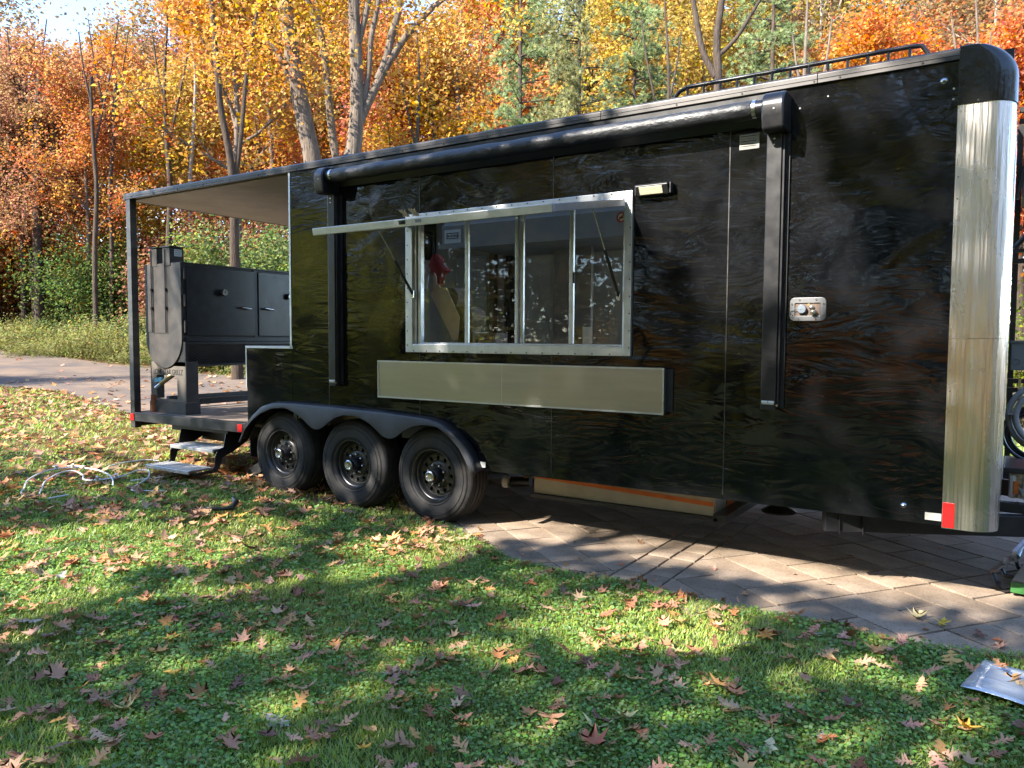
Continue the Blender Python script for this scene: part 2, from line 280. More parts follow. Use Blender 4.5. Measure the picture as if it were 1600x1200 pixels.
# ------------------------------------------------------------------ mesh helpers
class MB:
    def __init__(s): s.v = []; s.f = []
    def add(s, v, f):
        k = len(s.v); s.v += [tuple(p) for p in v]; s.f += [tuple(i+k for i in q) for q in f]; return s
    def box(s, x0, x1, y0, y1, z0, z1):
        v = [(x,y,z) for z in (z0,z1) for y in (y0,y1) for x in (x0,x1)]
        return s.add(v, [(0,2,3,1),(4,5,7,6),(0,1,5,4),(2,6,7,3),(0,4,6,2),(1,3,7,5)])
    def obox(s, c, ax, ay, az, hx, hy, hz):
        c, ax, ay, az = Vector(c), Vector(ax).normalized(), Vector(ay).normalized(), Vector(az).normalized()
        v = [c+ax*a*hx+ay*b*hy+az*d*hz for d in (-1,1) for b in (-1,1) for a in (-1,1)]
        return s.add(v, [(0,2,3,1),(4,5,7,6),(0,1,5,4),(2,6,7,3),(0,4,6,2),(1,3,7,5)])
    def prism(s, poly, axis, lo, hi):
        """poly in the plane across axis: axis y -> (x,z), x -> (y,z), z -> (x,y)"""
        def p(a, t): return {'y': (a[0],t,a[1]), 'x': (t,a[0],a[1]), 'z': (a[0],a[1],t)}[axis]
        n = len(poly); v = [p(a, lo) for a in poly]+[p(a, hi) for a in poly]
        f = [tuple(range(n)), tuple(range(2*n-1, n-1, -1))]+[(i,i+n,(i+1)%n+n,(i+1)%n) for i in range(n)]
        return s.add(v, f)
    def tube(s, pts, r, n=8, caps=True, closed=False):
        pts = [Vector(p) for p in pts]; rs = r if isinstance(r, (list,tuple)) else [r]*len(pts)
        v = []; f = []; up = None; m = len(pts)
        for i, p in enumerate(pts):
            a = pts[(i+1) % m] if (closed or i < m-1) else p; b = pts[(i-1) % m] if (closed or i > 0) else p
            d = (a-b)
            d = d.normalized() if d.length > 1e-9 else Vector((0,0,1))
            if up is None:
                up = Vector((0,0,1)) if abs(d.z) < 0.9 else Vector((1,0,0))
            x = d.cross(up)
            if x.length < 1e-6: x = d.cross(Vector((0,1,0)))
            x.normalize(); up = x.cross(d).normalized()
            for k in range(n):
                t = 2*PI*k/n; v.append(p+(x*math.cos(t)+up*math.sin(t))*rs[i])
        for i in range(m if closed else m-1):
            j = (i+1) % m
            for k in range(n): f.append((i*n+k, i*n+(k+1)%n, j*n+(k+1)%n, j*n+k))
        if caps and not closed:
            f.append(tuple(range(n-1,-1,-1))); f.append(tuple((m-1)*n+k for k in range(n)))
        return s.add(v, f)
    def lathe(s, prof, n=32, axis='y', c=(0,0,0)):
        """prof: list of (r, h) along axis"""
        v = []; f = []
        for r, h in prof:
            for k in range(n):
                t = 2*PI*k/n; a, b = r*math.cos(t), r*math.sin(t)
                v.append({'y':(c[0]+a,c[1]+h,c[2]+b),'z':(c[0]+a,c[1]+b,c[2]+h),'x':(c[0]+h,c[1]+a,c[2]+b)}[axis])
        for i in range(len(prof)-1):
            for k in range(n): f.append((i*n+k, i*n+(k+1)%n, (i+1)*n+(k+1)%n, (i+1)*n+k))
        return s.add(v, f)
    def disc(s, c, r, axis='y', t=0.002, n=16):
        pr = [(0.0001,0),(r,0),(r,t),(0.0001,t)]
        return s.lathe(pr, n, axis, c)

ORI = {}
def org(o): return ORI.get(o.name, Vector((0,0,0)))
def thing(name, label, cat, loc=(0,0,0), group=None):
    o = bpy.data.objects.new(name, None); C.objects.link(o); o.empty_display_size = 0.2
    o.location = loc; o['label'] = label; o['category'] = cat
    if group: o['group'] = group
    ORI[o.name] = Vector(loc); return o
def tag(o, label, cat, group=None):
    o['label'] = label; o['category'] = cat
    if group: o['group'] = group
    return o
def part(name, mb, m, parent=None, smooth=False, bevel=0.0, local=False, label=None, kind=None):
    off = org(parent) if (parent is not None and not local) else Vector((0,0,0))
    me = bpy.data.meshes.new(name)
    me.from_pydata([(p[0]-off.x, p[1]-off.y, p[2]-off.z) for p in mb.v], [], mb.f); me.update()
    bm = bmesh.new(); bm.from_mesh(me); bmesh.ops.recalc_face_normals(bm, faces=bm.faces); bm.to_mesh(me); bm.free()
    if smooth:
        me.polygons.foreach_set('use_smooth', [True]*len(me.polygons))
        try: me.set_sharp_from_angle(angle=math.radians(38))
        except Exception: pass
    me.materials.append(m)
    o = bpy.data.objects.new(name, me); C.objects.link(o)
    if parent is not None: o.parent = parent
    ORI[o.name] = off
    if bevel:
        b = o.modifiers.new('bevel', 'BEVEL'); b.width = bevel; b.segments = 2; b.limit_method = 'ANGLE'
    if label: o['label'] = label
    if kind: o['kind'] = kind
    return o
def solo(name, mb, m, label, cat, loc, smooth=False, bevel=0.0, group=None):
    """a thing that is one mesh, its origin at loc"""
    mb.v = [(p[0]-loc[0], p[1]-loc[1], p[2]-loc[2]) for p in mb.v]
    o = part(name, mb, m, None, smooth, bevel); o.location = loc; ORI[o.name] = Vector(loc)
    return tag(o, label, cat, group)
def np_mesh(name, verts, faces, m, tint=None):
    """verts (N,3), faces (F,k) numpy; tint (F,3) or (N,3) per vertex colours 0..1"""
    me = bpy.data.meshes.new(name); nv, (nf, k) = len(verts), faces.shape
    me.vertices.add(nv); me.vertices.foreach_set('co', np.ascontiguousarray(verts, dtype=np.float32).ravel())
    me.loops.add(nf*k); me.loops.foreach_set('vertex_index', np.ascontiguousarray(faces, dtype=np.int32).ravel())
    me.polygons.add(nf); me.polygons.foreach_set('loop_start', np.arange(0, nf*k, k, dtype=np.int32))
    me.update(calc_edges=True)
    if tint is not None:
        a = me.color_attributes.new('tint', 'FLOAT_COLOR', 'POINT')
        col = np.ones((nv,4), dtype=np.float32); col[:,:3] = tint; a.data.foreach_set('color', col.ravel())
    me.materials.append(m); return me
def link(me, name, loc=(0,0,0), parent=None):
    o = bpy.data.objects.new(name, me); C.objects.link(o); o.location = loc
    if parent is not None: o.parent = parent
    return o

# ------------------------------------------------------------------ terrain
EDGE = np.array([(-5.7,4.0),(-5.35,1.4),(-5.0,0.75),(-4.34,0.22),(-3.785,0.05),(-3.195,-0.25),(-2.775,-0.5),(-2.154,-0.54),(-1.895,-0.46),(-1.64,-0.545),
                 (-1.088,-0.54),(-0.755,-0.545),(-0.444,-0.585),(-0.17,-0.52),(0.092,-0.41),(0.8,-0.3),(1.6,-0.1),(3.0,0.3),(6.0,1.5)])
def edge_y(x): return np.interp(x, EDGE[:,0], EDGE[:,1])
def in_patio(x, y):
    """positive inside the paved area (about metres from its edge)"""
    return np.where(x < -5.7, -1.0, np.minimum(y-edge_y(x), 7.0-y))
def terrain(x, y):
    x = np.asarray(x, dtype=float); y = np.asarray(y, dtype=float)
    fx, fy = -math.sin(YAW), math.cos(YAW)
    dx, dy = x-CAM.x, y-CAM.y
    d = np.sqrt(dx*dx+dy*dy); fw = dx*fx+dy*fy
    t = np.clip(d-14, 0, 70)*np.clip(fw/6.0, 0, 1)
    h = 0.045*t*np.clip(t/6.0, 0, 1)
    h = h+0.055*np.clip((-x-4.6)/1.4, 0, 1)*np.clip((y+2.5)/2.0, 0, 1)
    h = h+0.02*np.sin(x*1.3+0.7)*np.sin(y*1.1+1.9)*np.clip((-x-6)/3, 0, 1)
    p = in_patio(x, y)
    lawn = np.clip(0.5-p/0.10, 0, 1)
    return h*lawn+lawn*0.012+(1-lawn)*(-0.035)
def th(x, y): return float(terrain(x, y))

def axis_coords(parts):
    out = []
    for a, b, s in parts: out += list(np.arange(a, b, s))
    out.append(parts[-1][1]); return np.array(out)
gx = axis_coords([(-320,-80,16),(-80,-24,2.0),(-24,-6.5,0.5),(-6.5,3.5,0.07),(3.5,12,0.5),(12,60,4),(60,320,20)])
gy = axis_coords([(-320,-60,20),(-60,-8,4),(-8,-1.2,0.4),(-1.2,2.2,0.06),(2.2,12,0.4),(12,80,2.0),(80,320,16)])
X, Y = np.meshgrid(gx, gy); Z = terrain(X, Y)
nx, ny = len(gx), len(gy)
idx = np.arange(nx*ny).reshape(ny, nx)
F = np.stack([idx[:-1,:-1], idx[:-1,1:], idx[1:,1:], idx[1:,:-1]], -1).reshape(-1,4)
me = np_mesh('ground', np.stack([X,Y,Z],-1).reshape(-1,3), F, M['ground'])
far = np.clip((-X-5.0)/7.0, 0, 1)*np.clip((Y+4.0)/3.0, 0, 1)*0.62+np.clip((np.hypot(X-CAM.x,Y-CAM.y)-15)/5.0, 0, 1)
under = np.clip((Y+0.35)/0.3, 0, 1)*np.clip((-X-4.5)/0.5, 0, 1)*0.75
a = me.attributes.new('litter', 'FLOAT', 'POINT'); a.data.foreach_set('value', np.clip(np.maximum(far, under), 0, 1).ravel().astype(np.float32))
me.polygons.foreach_set('use_smooth', [True]*len(me.polygons))
ground = link(me, 'ground'); ground['kind'] = 'structure'

# ------------------------------------------------------------------ patio of pavers
pat = thing('patio', '', ''); del pat['label'], pat['category']; pat['kind'] = 'structure'
mb = MB(); mb.box(-6.0, 6.5, -1.0, 7.0, -0.06, -0.006); part('paving_bed', mb, M['soil'], pat)
rnd = random.Random(5)
E1 = Vector((0.809,-0.588,0)); E2 = Vector((0.588,0.809,0))
def paver_mesh(L, Wd, name):
    mb = MB(); g = 0.0075; hx, hy, b = L/2-g, Wd/2-g, 0.003
    for k, (s, z) in enumerate(((0,-0.05),(0,0.0115),(b,0.013))): mb.v += [(-hx+s,-hy+s,z),(hx-s,-hy+s,z),(hx-s,hy-s,z),(-hx+s,hy-s,z)]
    for k in (0,4):
        for i in range(4): mb.f.append((k+i, k+(i+1)%4, k+4+(i+1)%4, k+4+i))
    mb.f.append((8,9,10,11))
    me = bpy.data.meshes.new(name); me.from_pydata(mb.v, [], mb.f); me.update(); me.materials.append(M['paver']); return me
pm = {1: paver_mesh(0.30,0.29,'paver'), 2: paver_mesh(0.60,0.29,'paver'), 's': paver_mesh(0.172,0.21,'paver')}
def put_paver(me, x, y, ang):
    o = bpy.data.objects.new('paver', me); C.objects.link(o); o.parent = pat
    o.location = (x, y, rnd.uniform(-0.0025,0.0025)); o.rotation_euler = (rnd.uniform(-0.006,0.006), rnd.uniform(-0.006,0.006), ang)
BAND0, BAND1 = -2.100, -1.744
def slab(poly):
    cx_ = sum(p[0] for p in poly)/len(poly); cy_ = sum(p[1] for p in poly)/len(poly)
    mb = MB(); mb.prism([(p[0]-cx_,p[1]-cy_) for p in poly], 'z', -0.05, 0.0125); o = part('paver', mb, M['paver'], pat, local=True); o.location = (cx_,cy_,0)
def clip_x(poly, sgn, lim):
    out = []
    for i, p in enumerate(poly):
        q = poly[(i+1) % len(poly)]; a, b = sgn*(p[0]-lim), sgn*(q[0]-lim)
        if a > 0: out.append(p)
        if a*b < 0: t = a/(a-b); out.append((lim, p[1]+(q[1]-p[1])*t))
    return out
count = 0
a0 = math.atan2(E1.y, E1.x)
for j in range(-14, 26):
    i = -22
    while i < 30:
        L = 2 if rnd.random() < 0.35 else 1
        c = E1*((i+L/2)*0.30-0.02)+E2*((j+0.5)*0.287-0.10)
        ok = -5.9 < c.x < 2.6 and c.y < 5.0 and float(in_patio(c.x, c.y)) > -0.30
        if ok and c.y > 2.9 and c.x < -3.6: ok = False
        if ok:
            hx, hy = L*0.15, 0.1435
            cs = [c+E1*sx*hx+E2*sy*hy for sx, sy in ((-1,-1),(1,-1),(1,1),(-1,1))]; xs_ = [p.x for p in cs]
            if max(xs_) < BAND0 or min(xs_) > BAND1: put_paver(pm[L], c.x, c.y, a0+rnd.uniform(-0.006,0.006)); count += 1
            else:
                cs = [c+E1*sx*(hx-0.005)+E2*sy*(hy-0.005) for sx, sy in ((-1,-1),(1,-1),(1,1),(-1,1))]
                for sgn, lim in ((-1,BAND0-0.004),(1,BAND1+0.004)):
                    pl_ = clip_x([(p.x,p.y) for p in cs], sgn, lim)
                    if len(pl_) >= 3: slab(pl_)
        i += L
for q in range(2):                       # the two-brick soldier band laid across the field
    y = -0.7
    while y < 4.6:
        x = -2.010+q*0.176
        if float(in_patio(x, y)) > -0.15: put_paver(pm['s'], x, y+0.10, 0.0); count += 1
        y += 0.21
# ------------------------------------------------------------------ road
def cam_xy(u, dist):
    """a bearing (given by picture column) and a distance from the camera, as a point on the ground plan"""
    b = YAW-math.atan2(u-800.0, FPX)
    return CAM.x-math.sin(b)*dist, CAM.y+math.cos(b)*dist
def strip(name, near, farr, m, zoff, nsub=10):
    # near/far: lists of world xy, resampled and laid on the terrain
    def res(p, n):
        p = np.array(p); t = np.r_[0, np.cumsum(np.hypot(*np.diff(p, axis=0).T))]; q = np.linspace(0, t[-1], n)
        return np.stack([np.interp(q, t, p[:,0]), np.interp(q, t, p[:,1])], -1)
    n = 90; A, B = res(near, n), res(farr, n); V = []
    for k in range(nsub+1):
        w = k/nsub; P = A*(1-w)+B*w; V.append(np.c_[P, terrain(P[:,0], P[:,1])+zoff])
    V = np.concatenate(V); id_ = np.arange(n*(nsub+1)).reshape(nsub+1, n)
    F = np.stack([id_[:-1,:-1], id_[:-1,1:], id_[1:,1:], id_[1:,:-1]], -1).reshape(-1,4)
    o = link(np_mesh(name, V, F, m), name); o['kind'] = 'structure'; return o
near = [cam_xy(-500,24),cam_xy(-200,22),cam_xy(0,20.6),cam_xy(100,19.2),cam_xy(210,15.4),cam_xy(300,13.6),cam_xy(420,12.8),cam_xy(600,12.6),cam_xy(900,13),cam_xy(1300,14),cam_xy(1900,16)]
farr = [cam_xy(-500,36),cam_xy(-200,34.5),cam_xy(0,33.5),cam_xy(60,31.5),cam_xy(120,28.5),cam_xy(200,26),cam_xy(300,23.2),cam_xy(420,21.5),cam_xy(700,20.5),cam_xy(1100,21),cam_xy(1900,23)]
strip('road', near, farr, M['asphalt'], 0.03)
strip('side_road', [cam_xy(-600,43),cam_xy(-200,43),cam_xy(0,44),cam_xy(30,46)], [cam_xy(-600,50),cam_xy(-200,50),cam_xy(0,50),cam_xy(26,50)], M['asphalt'], 0.04, 4)

# ------------------------------------------------------------------ the food trailer
XF, XR, XB, YW, ZB, ZT = -0.04, -8.20, -5.565, 2.50, 0.49, 2.998
T = thing('food_trailer', 'long black food trailer with open serving window, rear smoker porch and three wheels showing', 'trailer', (-4.0, 1.25, 0.0))

# side sheets -------------------------------------------------------
FO = [(-6.215,0.52),(-6.13,0.66),(-6.03,0.76),(-5.89,0.86),(-5.72,0.905),(-5.45,0.912),(-4.9,0.905),(-4.35,0.893),(-3.90,0.872),(-3.76,0.845),(-3.63,0.78),(-3.52,0.685),(-3.45,0.59),(-3.40,0.49)]
def arch_z(x):
    xs = [p[0] for p in FO]; zs = [p[1] for p in FO]
    return float(np.interp(x, xs, zs))-0.03 if -6.215 < x < -3.41 else ZB
WX0, WX1, WZ0, WZ1 = -4.10, -2.225, 1.455, 2.44      # window opening in the sheet
def sheet(x0, x1, z1=ZT, zmin=ZB, y0=0.0, y1=0.004):
    mb = MB(); xs = [x0]
    while xs[-1] < x1-1e-6:
        st = 0.05 if -6.3 < xs[-1] < -3.35 else 0.5
        nxt = min(x1, xs[-1]+st)
        for w in (WX0, WX1):
            if xs[-1] < w-1e-6 < nxt-1e-6: nxt = w
        xs.append(nxt)
    for a, b in zip(xs[:-1], xs[1:]):
        za, zb = max(zmin, arch_z(a)), max(zmin, arch_z(b)); mid = (a+b)/2
        spans = [((za,zb),(WZ0,WZ0)),((WZ1,WZ1),(z1,z1))] if WX0 < mid < WX1 and z1 > 2.5 else [((za,zb),(z1,z1))]
        for (l0,l1),(h0,h1) in spans:
            mb.add([(a,y0,l0),(b,y0,l1),(b,y0,h1),(a,y0,h0),(a,y1,l0),(b,y1,l1),(b,y1,h1),(a,y1,h0)],
                   [(0,1,2,3),(5,4,7,6),(0,4,5,1),(3,2,6,7),(0,3,7,4),(1,5,6,2)])
    return mb
SEAMS = [-5.555,-5.075,-4.033,-2.795,-1.527,-0.30]
for a, b in zip(SEAMS[:-1], SEAMS[1:]):
    if a == -4.033:
        part('side_panel', MB().box(a+0.0015,b-0.0015,0.0,0.004,WZ1,ZT), M['paint'], T, label='black panel above the serving window')
        part('side_panel', MB().box(a+0.0015,b-0.0015,0.0,0.004,ZB,WZ0), M['paint'], T, label='black panel below the serving window') if arch_z(a) <= ZB else part('side_panel', sheet(a+0.0015,b-0.0015,z1=WZ0), M['paint'], T, label='black panel below the serving window')
        continue
    part('side_panel', sheet(a+0.0015, b-0.0015), M['paint'], T)
part('side_panel', sheet(-6.20, -5.558, z1=1.40), M['paint'], T, label='low black panel of the wheel box beside the porch')
for x in SEAMS[1:-1]:
    zb = max(ZB, arch_z(x)+0.03)
    spans = [(zb,WZ0-0.07),(WZ1+0.07,ZT)] if WX0 < x < WX1 else [(zb, ZT)]
    if x == -4.033: spans = [(zb,1.38),(2.52,ZT)]
    for z0, z1 in spans: part('seam_strip', MB().box(x-0.003, x+0.003, -0.0025, 0.003, z0, z1), M['trim'], T)
# edge trims of the body and the wheel box
mb = MB(); mb.box(-5.578,-5.556,-0.006,0.02,1.405,ZT); part('corner_trim', mb, M['alu'], T, bevel=0.002)
mb = MB(); mb.box(-6.212,-5.545,-0.006,0.42,1.402,1.424); part('box_top_trim', mb, M['alu'], T, bevel=0.002)
mb = MB(); mb.box(-6.214,-6.200,-0.005,0.02,1.02,1.402); part('corner_trim', mb, M['alu'], T)
mb = MB(); mb.box(-6.205,-6.197,0.006,0.42,0.68,1.40); mb.box(-6.197,-5.58,0.41,0.418,0.68,1.40); part('wheel_box', mb, M['black'], T)
# body shell: roof, floor, far wall, ends
mb = MB()
for (a,b,c,d) in ((XB,-5.3,0.01,YW-0.02),(-0.6,-0.25,0.01,YW-0.02),(-5.3,-0.6,0.01,0.15),(-5.3,-0.6,1.15,YW-0.02)): mb.box(a,b,c,d,2.985,3.03)
part('roof_panel', mb, M['black'], T)
part('added_daylight_pane', MB().box(-5.3,-0.6,0.15,1.15,3.031,3.036), M['glass'], T)  # glazed roof opening, unseen, added to let daylight into the interior
mb = MB(); mb.box(XR-0.02, XB-0.002, 0.03, YW, 3.004, 3.035); part('porch_roof', mb, M['black'], T)
mb = MB(); mb.box(XR+0.02, XB-0.004, 0.05, YW-0.05, 2.992, 3.003); part('porch_ceiling', mb, M['ceil_in'], T)
mb = MB(); mb.box(-7.0,-6.86,1.2,1.34,2.978,2.991); part('ceiling_vent', mb, M['ceil_in'], T, bevel=0.004)
mb = MB(); mb.box(XB+0.01,-3.40,0.45,YW-0.01,0.60,0.66); mb.box(-3.40,-0.30,0.07,YW-0.01,0.60,0.66); part('floor_panel', mb, M['floor_in'], T)
mb = MB(); mb.box(XB,-3.1,YW-0.004,YW+0.03,ZB,ZT); mb.box(-0.5,-0.06,YW-0.004,YW+0.03,ZB,ZT); mb.box(-3.1,-0.5,YW-0.004,YW+0.03,ZB,0.66); mb.box(-3.1,-0.5,YW-0.004,YW+0.03,2.85,ZT); part('far_wall', mb, M['black'], T)  # wide gap in this unseen wall added to bring daylight inside
# rear wall with the window through which the trees show
ry0, ry1, rz0, rz1 = 1.66, 2.02, 2.40, 2.70
mb = MB()
for (a,b,c,d) in ((0.012,ry0,0.66,2.98),(ry1,YW-0.006,0.66,2.98),(ry0,ry1,0.66,rz0),(ry0,ry1,rz1,2.98)): mb.box(XB+0.002,XB+0.05,a,b,c,d)
part('rear_wall', mb, M['black'], T)
mb = MB(); mb.box(XB+0.02,XB+0.026,ry0,ry1,rz0,rz1); part('rear_wall_pane', mb, M['glass'], T)
# liners inside
for q in ((XB+0.052,-3.1,YW-0.05,YW-0.006,0.66,2.98),(-0.5,-0.35,YW-0.05,YW-0.006,0.66,2.98),(-3.1,-0.5,YW-0.05,YW-0.006,2.85,2.98),(-0.34,-0.32,0.03,YW-0.05,0.66,2.98),
          (XB+0.052,-5.3,0.03,YW-0.05,2.955,2.984),(-0.6,-0.34,0.03,YW-0.05,2.955,2.984),(-5.3,-0.6,0.03,0.15,2.955,2.984),(-5.3,-0.6,1.15,YW-0.05,2.955,2.984)):
    part('interior_lining', MB().box(*q), M['wall_in'], T)
mb = MB(); mb.box(XB+0.052,XB+0.06,0.03,ry0-0.03,0.66,2.95); mb.box(XB+0.052,XB+0.06,ry1+0.03,YW-0.05,0.66,2.95); mb.box(XB+0.052,XB+0.06,ry0-0.03,ry1+0.03,0.66,rz0-0.03)
part('interior_lining', mb, M['wall_in'], T)
part('interior_lining', MB().box(WX1+0.03,-0.34,0.010,0.025,0.66,2.95), M['wall_in'], T); part('interior_lining', MB().box(XB+0.06,WX0-0.03,0.010,0.025,1.0,2.95), M['wall_in'], T)

# roof edge trim, in lengths with a joint -----------------------------
for a, b in ((-8.195,-5.58),(-5.577,-2.42),(-2.417,-1.02),(-1.017,-0.30)):
    mb = MB(); mb.prism([(-0.018,3.000),(-0.018,3.050),(-0.010,3.062),(0.06,3.064),(0.06,3.036),(0.030,3.002)], 'x', a, b)
    mb.box(a, b, -0.021, -0.018, 3.022, 3.027)
    t = part('roof_trim', mb, M['trim'], T, bevel=0.002)
    mb = MB(); x = a+0.12
    while x < b:
        mb.disc((x,-0.0225,3.014), 0.006, 'y', 0.004, 8); x += 0.42
    part('rivet', mb, M['black_satin'], t, label='row of rivets', kind='stuff')
mb = MB(); mb.box(-8.22,-8.195,-0.02,YW+0.01,2.99,3.064); part('roof_trim', mb, M['trim'], T)
mb = MB(); mb.box(-8.195,XB,YW-0.01,YW+0.03,2.99,3.064); part('roof_trim', mb, M['trim'], T)

# porch post, deck ---------------------------------------------------
mb = MB(); mb.box(-8.195,-8.115,-0.012,0.065,0.50,3.0); part('porch_post', mb, M['trim'], T, bevel=0.004)
mb = MB(); mb.box(-8.195,-8.115,YW-0.06,YW+0.02,0.60,3.0); part('porch_post', mb, M['trim'], T, bevel=0.004)
mb = MB(); mb.box(-8.20,XB+0.0,0.03,YW,0.640,0.668); part('porch_deck', mb, M['deck'], T)
mb = MB(); mb.box(-8.115,-6.215,-0.016,0.045,0.575,0.672); part('deck_rail', mb, M['black'], T, bevel=0.004)
mb = MB(); mb.box(-8.20,-8.12,0.0655,YW+0.02,0.515,0.672); part('deck_rail', mb, M['black'], T, bevel=0.004)
mb = MB(); mb.box(-8.2,-5.9,YW-0.02,YW+0.03,0.52,0.672); part('deck_rail', mb, M['black'], T, bevel=0.004)
for x, lo in ((-8.158,'rear'),(-6.30,'front')):
    mb = MB(); mb.box(x-0.036,x+0.036,-0.0215,-0.0165,0.580,0.656); part('reflector', mb, M['red'], T, bevel=0.003)
mb = MB(); mb.disc((-8.06,-0.020,0.62), 0.007, 'y', 0.004, 8); part('bolt', mb, M['chrome'], T)
# chassis below -------------------------------------------------------
mb = MB()
for y in (0.42, 2.05): mb.box(-8.1,-0.9,y,y+0.06,0.44,0.60)
for x in (-7.9,-7.2,-6.5,-3.3,-2.4,-1.4,-0.7): mb.box(x,x+0.05,0.48,2.05,0.50,0.598)
part('chassis_frame', mb, M['black'], T, bevel=0.004)
part('skirt_rail', MB().box(-3.38,-0.31,0.015,0.06,0.494,0.60), M['black'], T); part('skirt_rail', MB().box(-5.55,-0.31,2.44,2.49,0.485,0.60), M['black'], T)
for cx in (-3.90,-4.805,-5.71):
    mb = MB(); mb.tube([(cx,0.25,0.40),(cx,2.28,0.40)], 0.045, 10); mb.box(cx-0.42,cx+0.42,0.44,0.47,0.40,0.44); mb.box(cx-0.42,cx+0.42,2.06,2.09,0.40,0.44)
    part('axle', mb, M['black'], T, smooth=True)
# A-frame draw bar running forward from under the body
def beam(p, q, w, z0, z1):
    p, q = Vector((*p,0)), Vector((*q,0)); d = (q-p).normalized(); s = Vector((-d.y,d.x,0))*w/2
    return MB().prism([tuple((p+s)[:2]),tuple((q+s)[:2]),tuple((q-s)[:2]),tuple((p-s)[:2])], 'z', z0, z1)
part('drawbar', beam((-0.93,0.07),(1.35,1.25),0.07,0.362,0.484), M['black'], T, bevel=0.003)
part('drawbar', beam((-0.93,2.42),(1.35,1.27),0.07,0.362,0.484), M['black'], T, bevel=0.003)
part('cable_tie', MB().box(-0.84,-0.835,0.06,0.075,0.345,0.49), M['black_satin'], T); part('cable_tie', MB().box(-0.72,-0.715,0.12,0.14,0.350,0.49), M['black_satin'], T)
mb = MB(); mb.box(0.30,0.36,0.55,1.95,0.485,0.545); mb.box(-0.05,0.35,0.62,0.68,0.485,0.545); part('cross_member', mb, M['black'], T, bevel=0.003)
# jack foot seen below the body
mb = MB(); mb.tube([(-1.42,0.99,0.27),(-1.42,0.99,0.50)], 0.045, 14); mb.lathe([(0.001,0.0),(0.12,0.0),(0.125,0.012),(0.085,0.035),(0.05,0.05),(0.001,0.05)], 24, 'z', (-1.42,0.99,0.235))
part('jack_foot', mb, M['black_satin'], T, smooth=True)

# grey water tank slung below -----------------------------------------
tk = part('water_tank', MB().box(-3.16,-1.70,0.36,1.45,0.285,0.47), M['tank'], T, bevel=0.004)
mb = MB(); mb.prism([(-3.159,0.392),(-1.703,0.300+0.012),(-1.703,0.300+0.046),(-3.159,0.426)], 'y', 0.3565, 0.359)
part('tape_stripe', MB().add([(-3.159,0.3575,0.405),(-1.705,0.3575,0.352),(-1.705,0.3575,0.384),(-3.159,0.3575,0.437)], [(0,1,2,3)]), M['orange'], tk)
mb = MB(); mb.box(-3.18,-1.66,0.33,1.50,0.255,0.283); mb.box(-1.697,-1.60,0.33,1.50,0.255,0.31); part('tank_tray', mb, M['black'], T, bevel=0.003)
mb = MB(); mb.box(-1.699,-1.694,0.38,0.60,0.30,0.455); part('foil_patch', mb, M['film'], tk)
mb = MB(); mb.box(-1.699,-1.692,0.62,0.78,0.31,0.45); part('red_patch', mb, M['orange'], tk)
mb = MB(); mb.box(-2.28,-2.18,0.30,0.34,0.445,0.484); part('wire_clip', mb, M['grey_box'], T, bevel=0.004)
mb = MB(); mb.tube([(-2.19,0.32,0.455),(-2.05,0.32,0.435),(-1.9,0.325,0.435),(-1.74,0.335,0.455)], 0.006, 6); part('wire', mb, M['black_satin'], T, smooth=True)
dv = part('drain_pipe', MB().tube([(-3.55,0.62,0.29),(-3.38,0.66,0.30)], 0.042, 18), M['black_satin'], T, smooth=True)
mb = MB(); mb.lathe([(0.001,-0.03),(0.030,-0.03),(0.034,-0.055),(0.047,-0.055),(0.047,-0.004),(0.044,0.0)], 24, 'x', (-3.55,0.60,0.29))
mb.lathe([(0.047,-0.05),(0.053,-0.05),(0.053,-0.035),(0.047,-0.035)], 24, 'x', (-3.55,0.60,0.29)); part('drain_cap', mb, M['white'], dv, smooth=True)
mb = MB(); mb.tube([(-3.40,0.60,0.35),(-3.18,0.50,0.42)], 0.014, 8); part('valve_rod', mb, M['brass'], dv)

# fenders ---------------------------------------------------------------
FI = [(-6.200,0.50),(-6.115,0.63),(-6.02,0.715),(-5.905,0.785),(-5.74,0.845),(-5.56,0.862),(-5.41,0.822),(-5.30,0.765),(-5.225,0.712),(-5.17,0.690),(-5.10,0.697),
      (-5.03,0.737),(-4.93,0.800),(-4.815,0.838),(-4.663,0.838),(-4.516,0.796),(-4.408,0.726),(-4.345,0.685),(-4.28,0.672),(-4.213,0.692),(-4.127,0.750),(-4.025,0.795),
      (-3.909,0.815),(-3.779,0.805),(-3.652,0.757),(-3.558,0.680),(-3.481,0.588),(-3.447,0.49)]
def fender(y_out, y_in, name_label=None):
    mb = MB(); n = 72
    fo = np.array(FO); fi = np.array(FI)
    to = np.r_[0,np.cumsum(np.hypot(*np.diff(fo,axis=0).T))]; to /= to[-1]
    xs_i = np.linspace(fi[0,0], fi[-1,0], n)
    out = []; inn = []
    for k in range(n):
        w = k/(n-1); xi = xs_i[k]
        zi = np.interp(xi, fi[:,0], fi[:,1])
        xo = fo[0,0]+(fo[-1,0]-fo[0,0])*w; zo = np.interp(xo, fo[:,0], fo[:,1])
        out.append((xo,zo)); inn.append((xi,min(zi,zo-0.03)))
    s = 1 if y_in > y_out else -1
    rows = []
    for k in range(n):
        (xo,zo),(xi,zi) = out[k], inn[k]
        rows.append([(xi,y_out+s*0.012,zi),(xi,y_out,zi+0.004),(xo,y_out,zo-0.018),(xo,y_out+s*0.008,zo-0.005),(xo,y_out+s*0.022,zo),(xo,y_in,zo+0.004)])
    m = len(rows[0]); v = [p for r in rows for p in r]
    f = [(k*m+j,(k+1)*m+j,(k+1)*m+j+1,k*m+j+1) for k in range(n-1) for j in range(m-1)]
    mb.add(v, f); return mb
fe = part('fender', fender(-0.10, 0.003), M['bed_liner'], T, smooth=True)
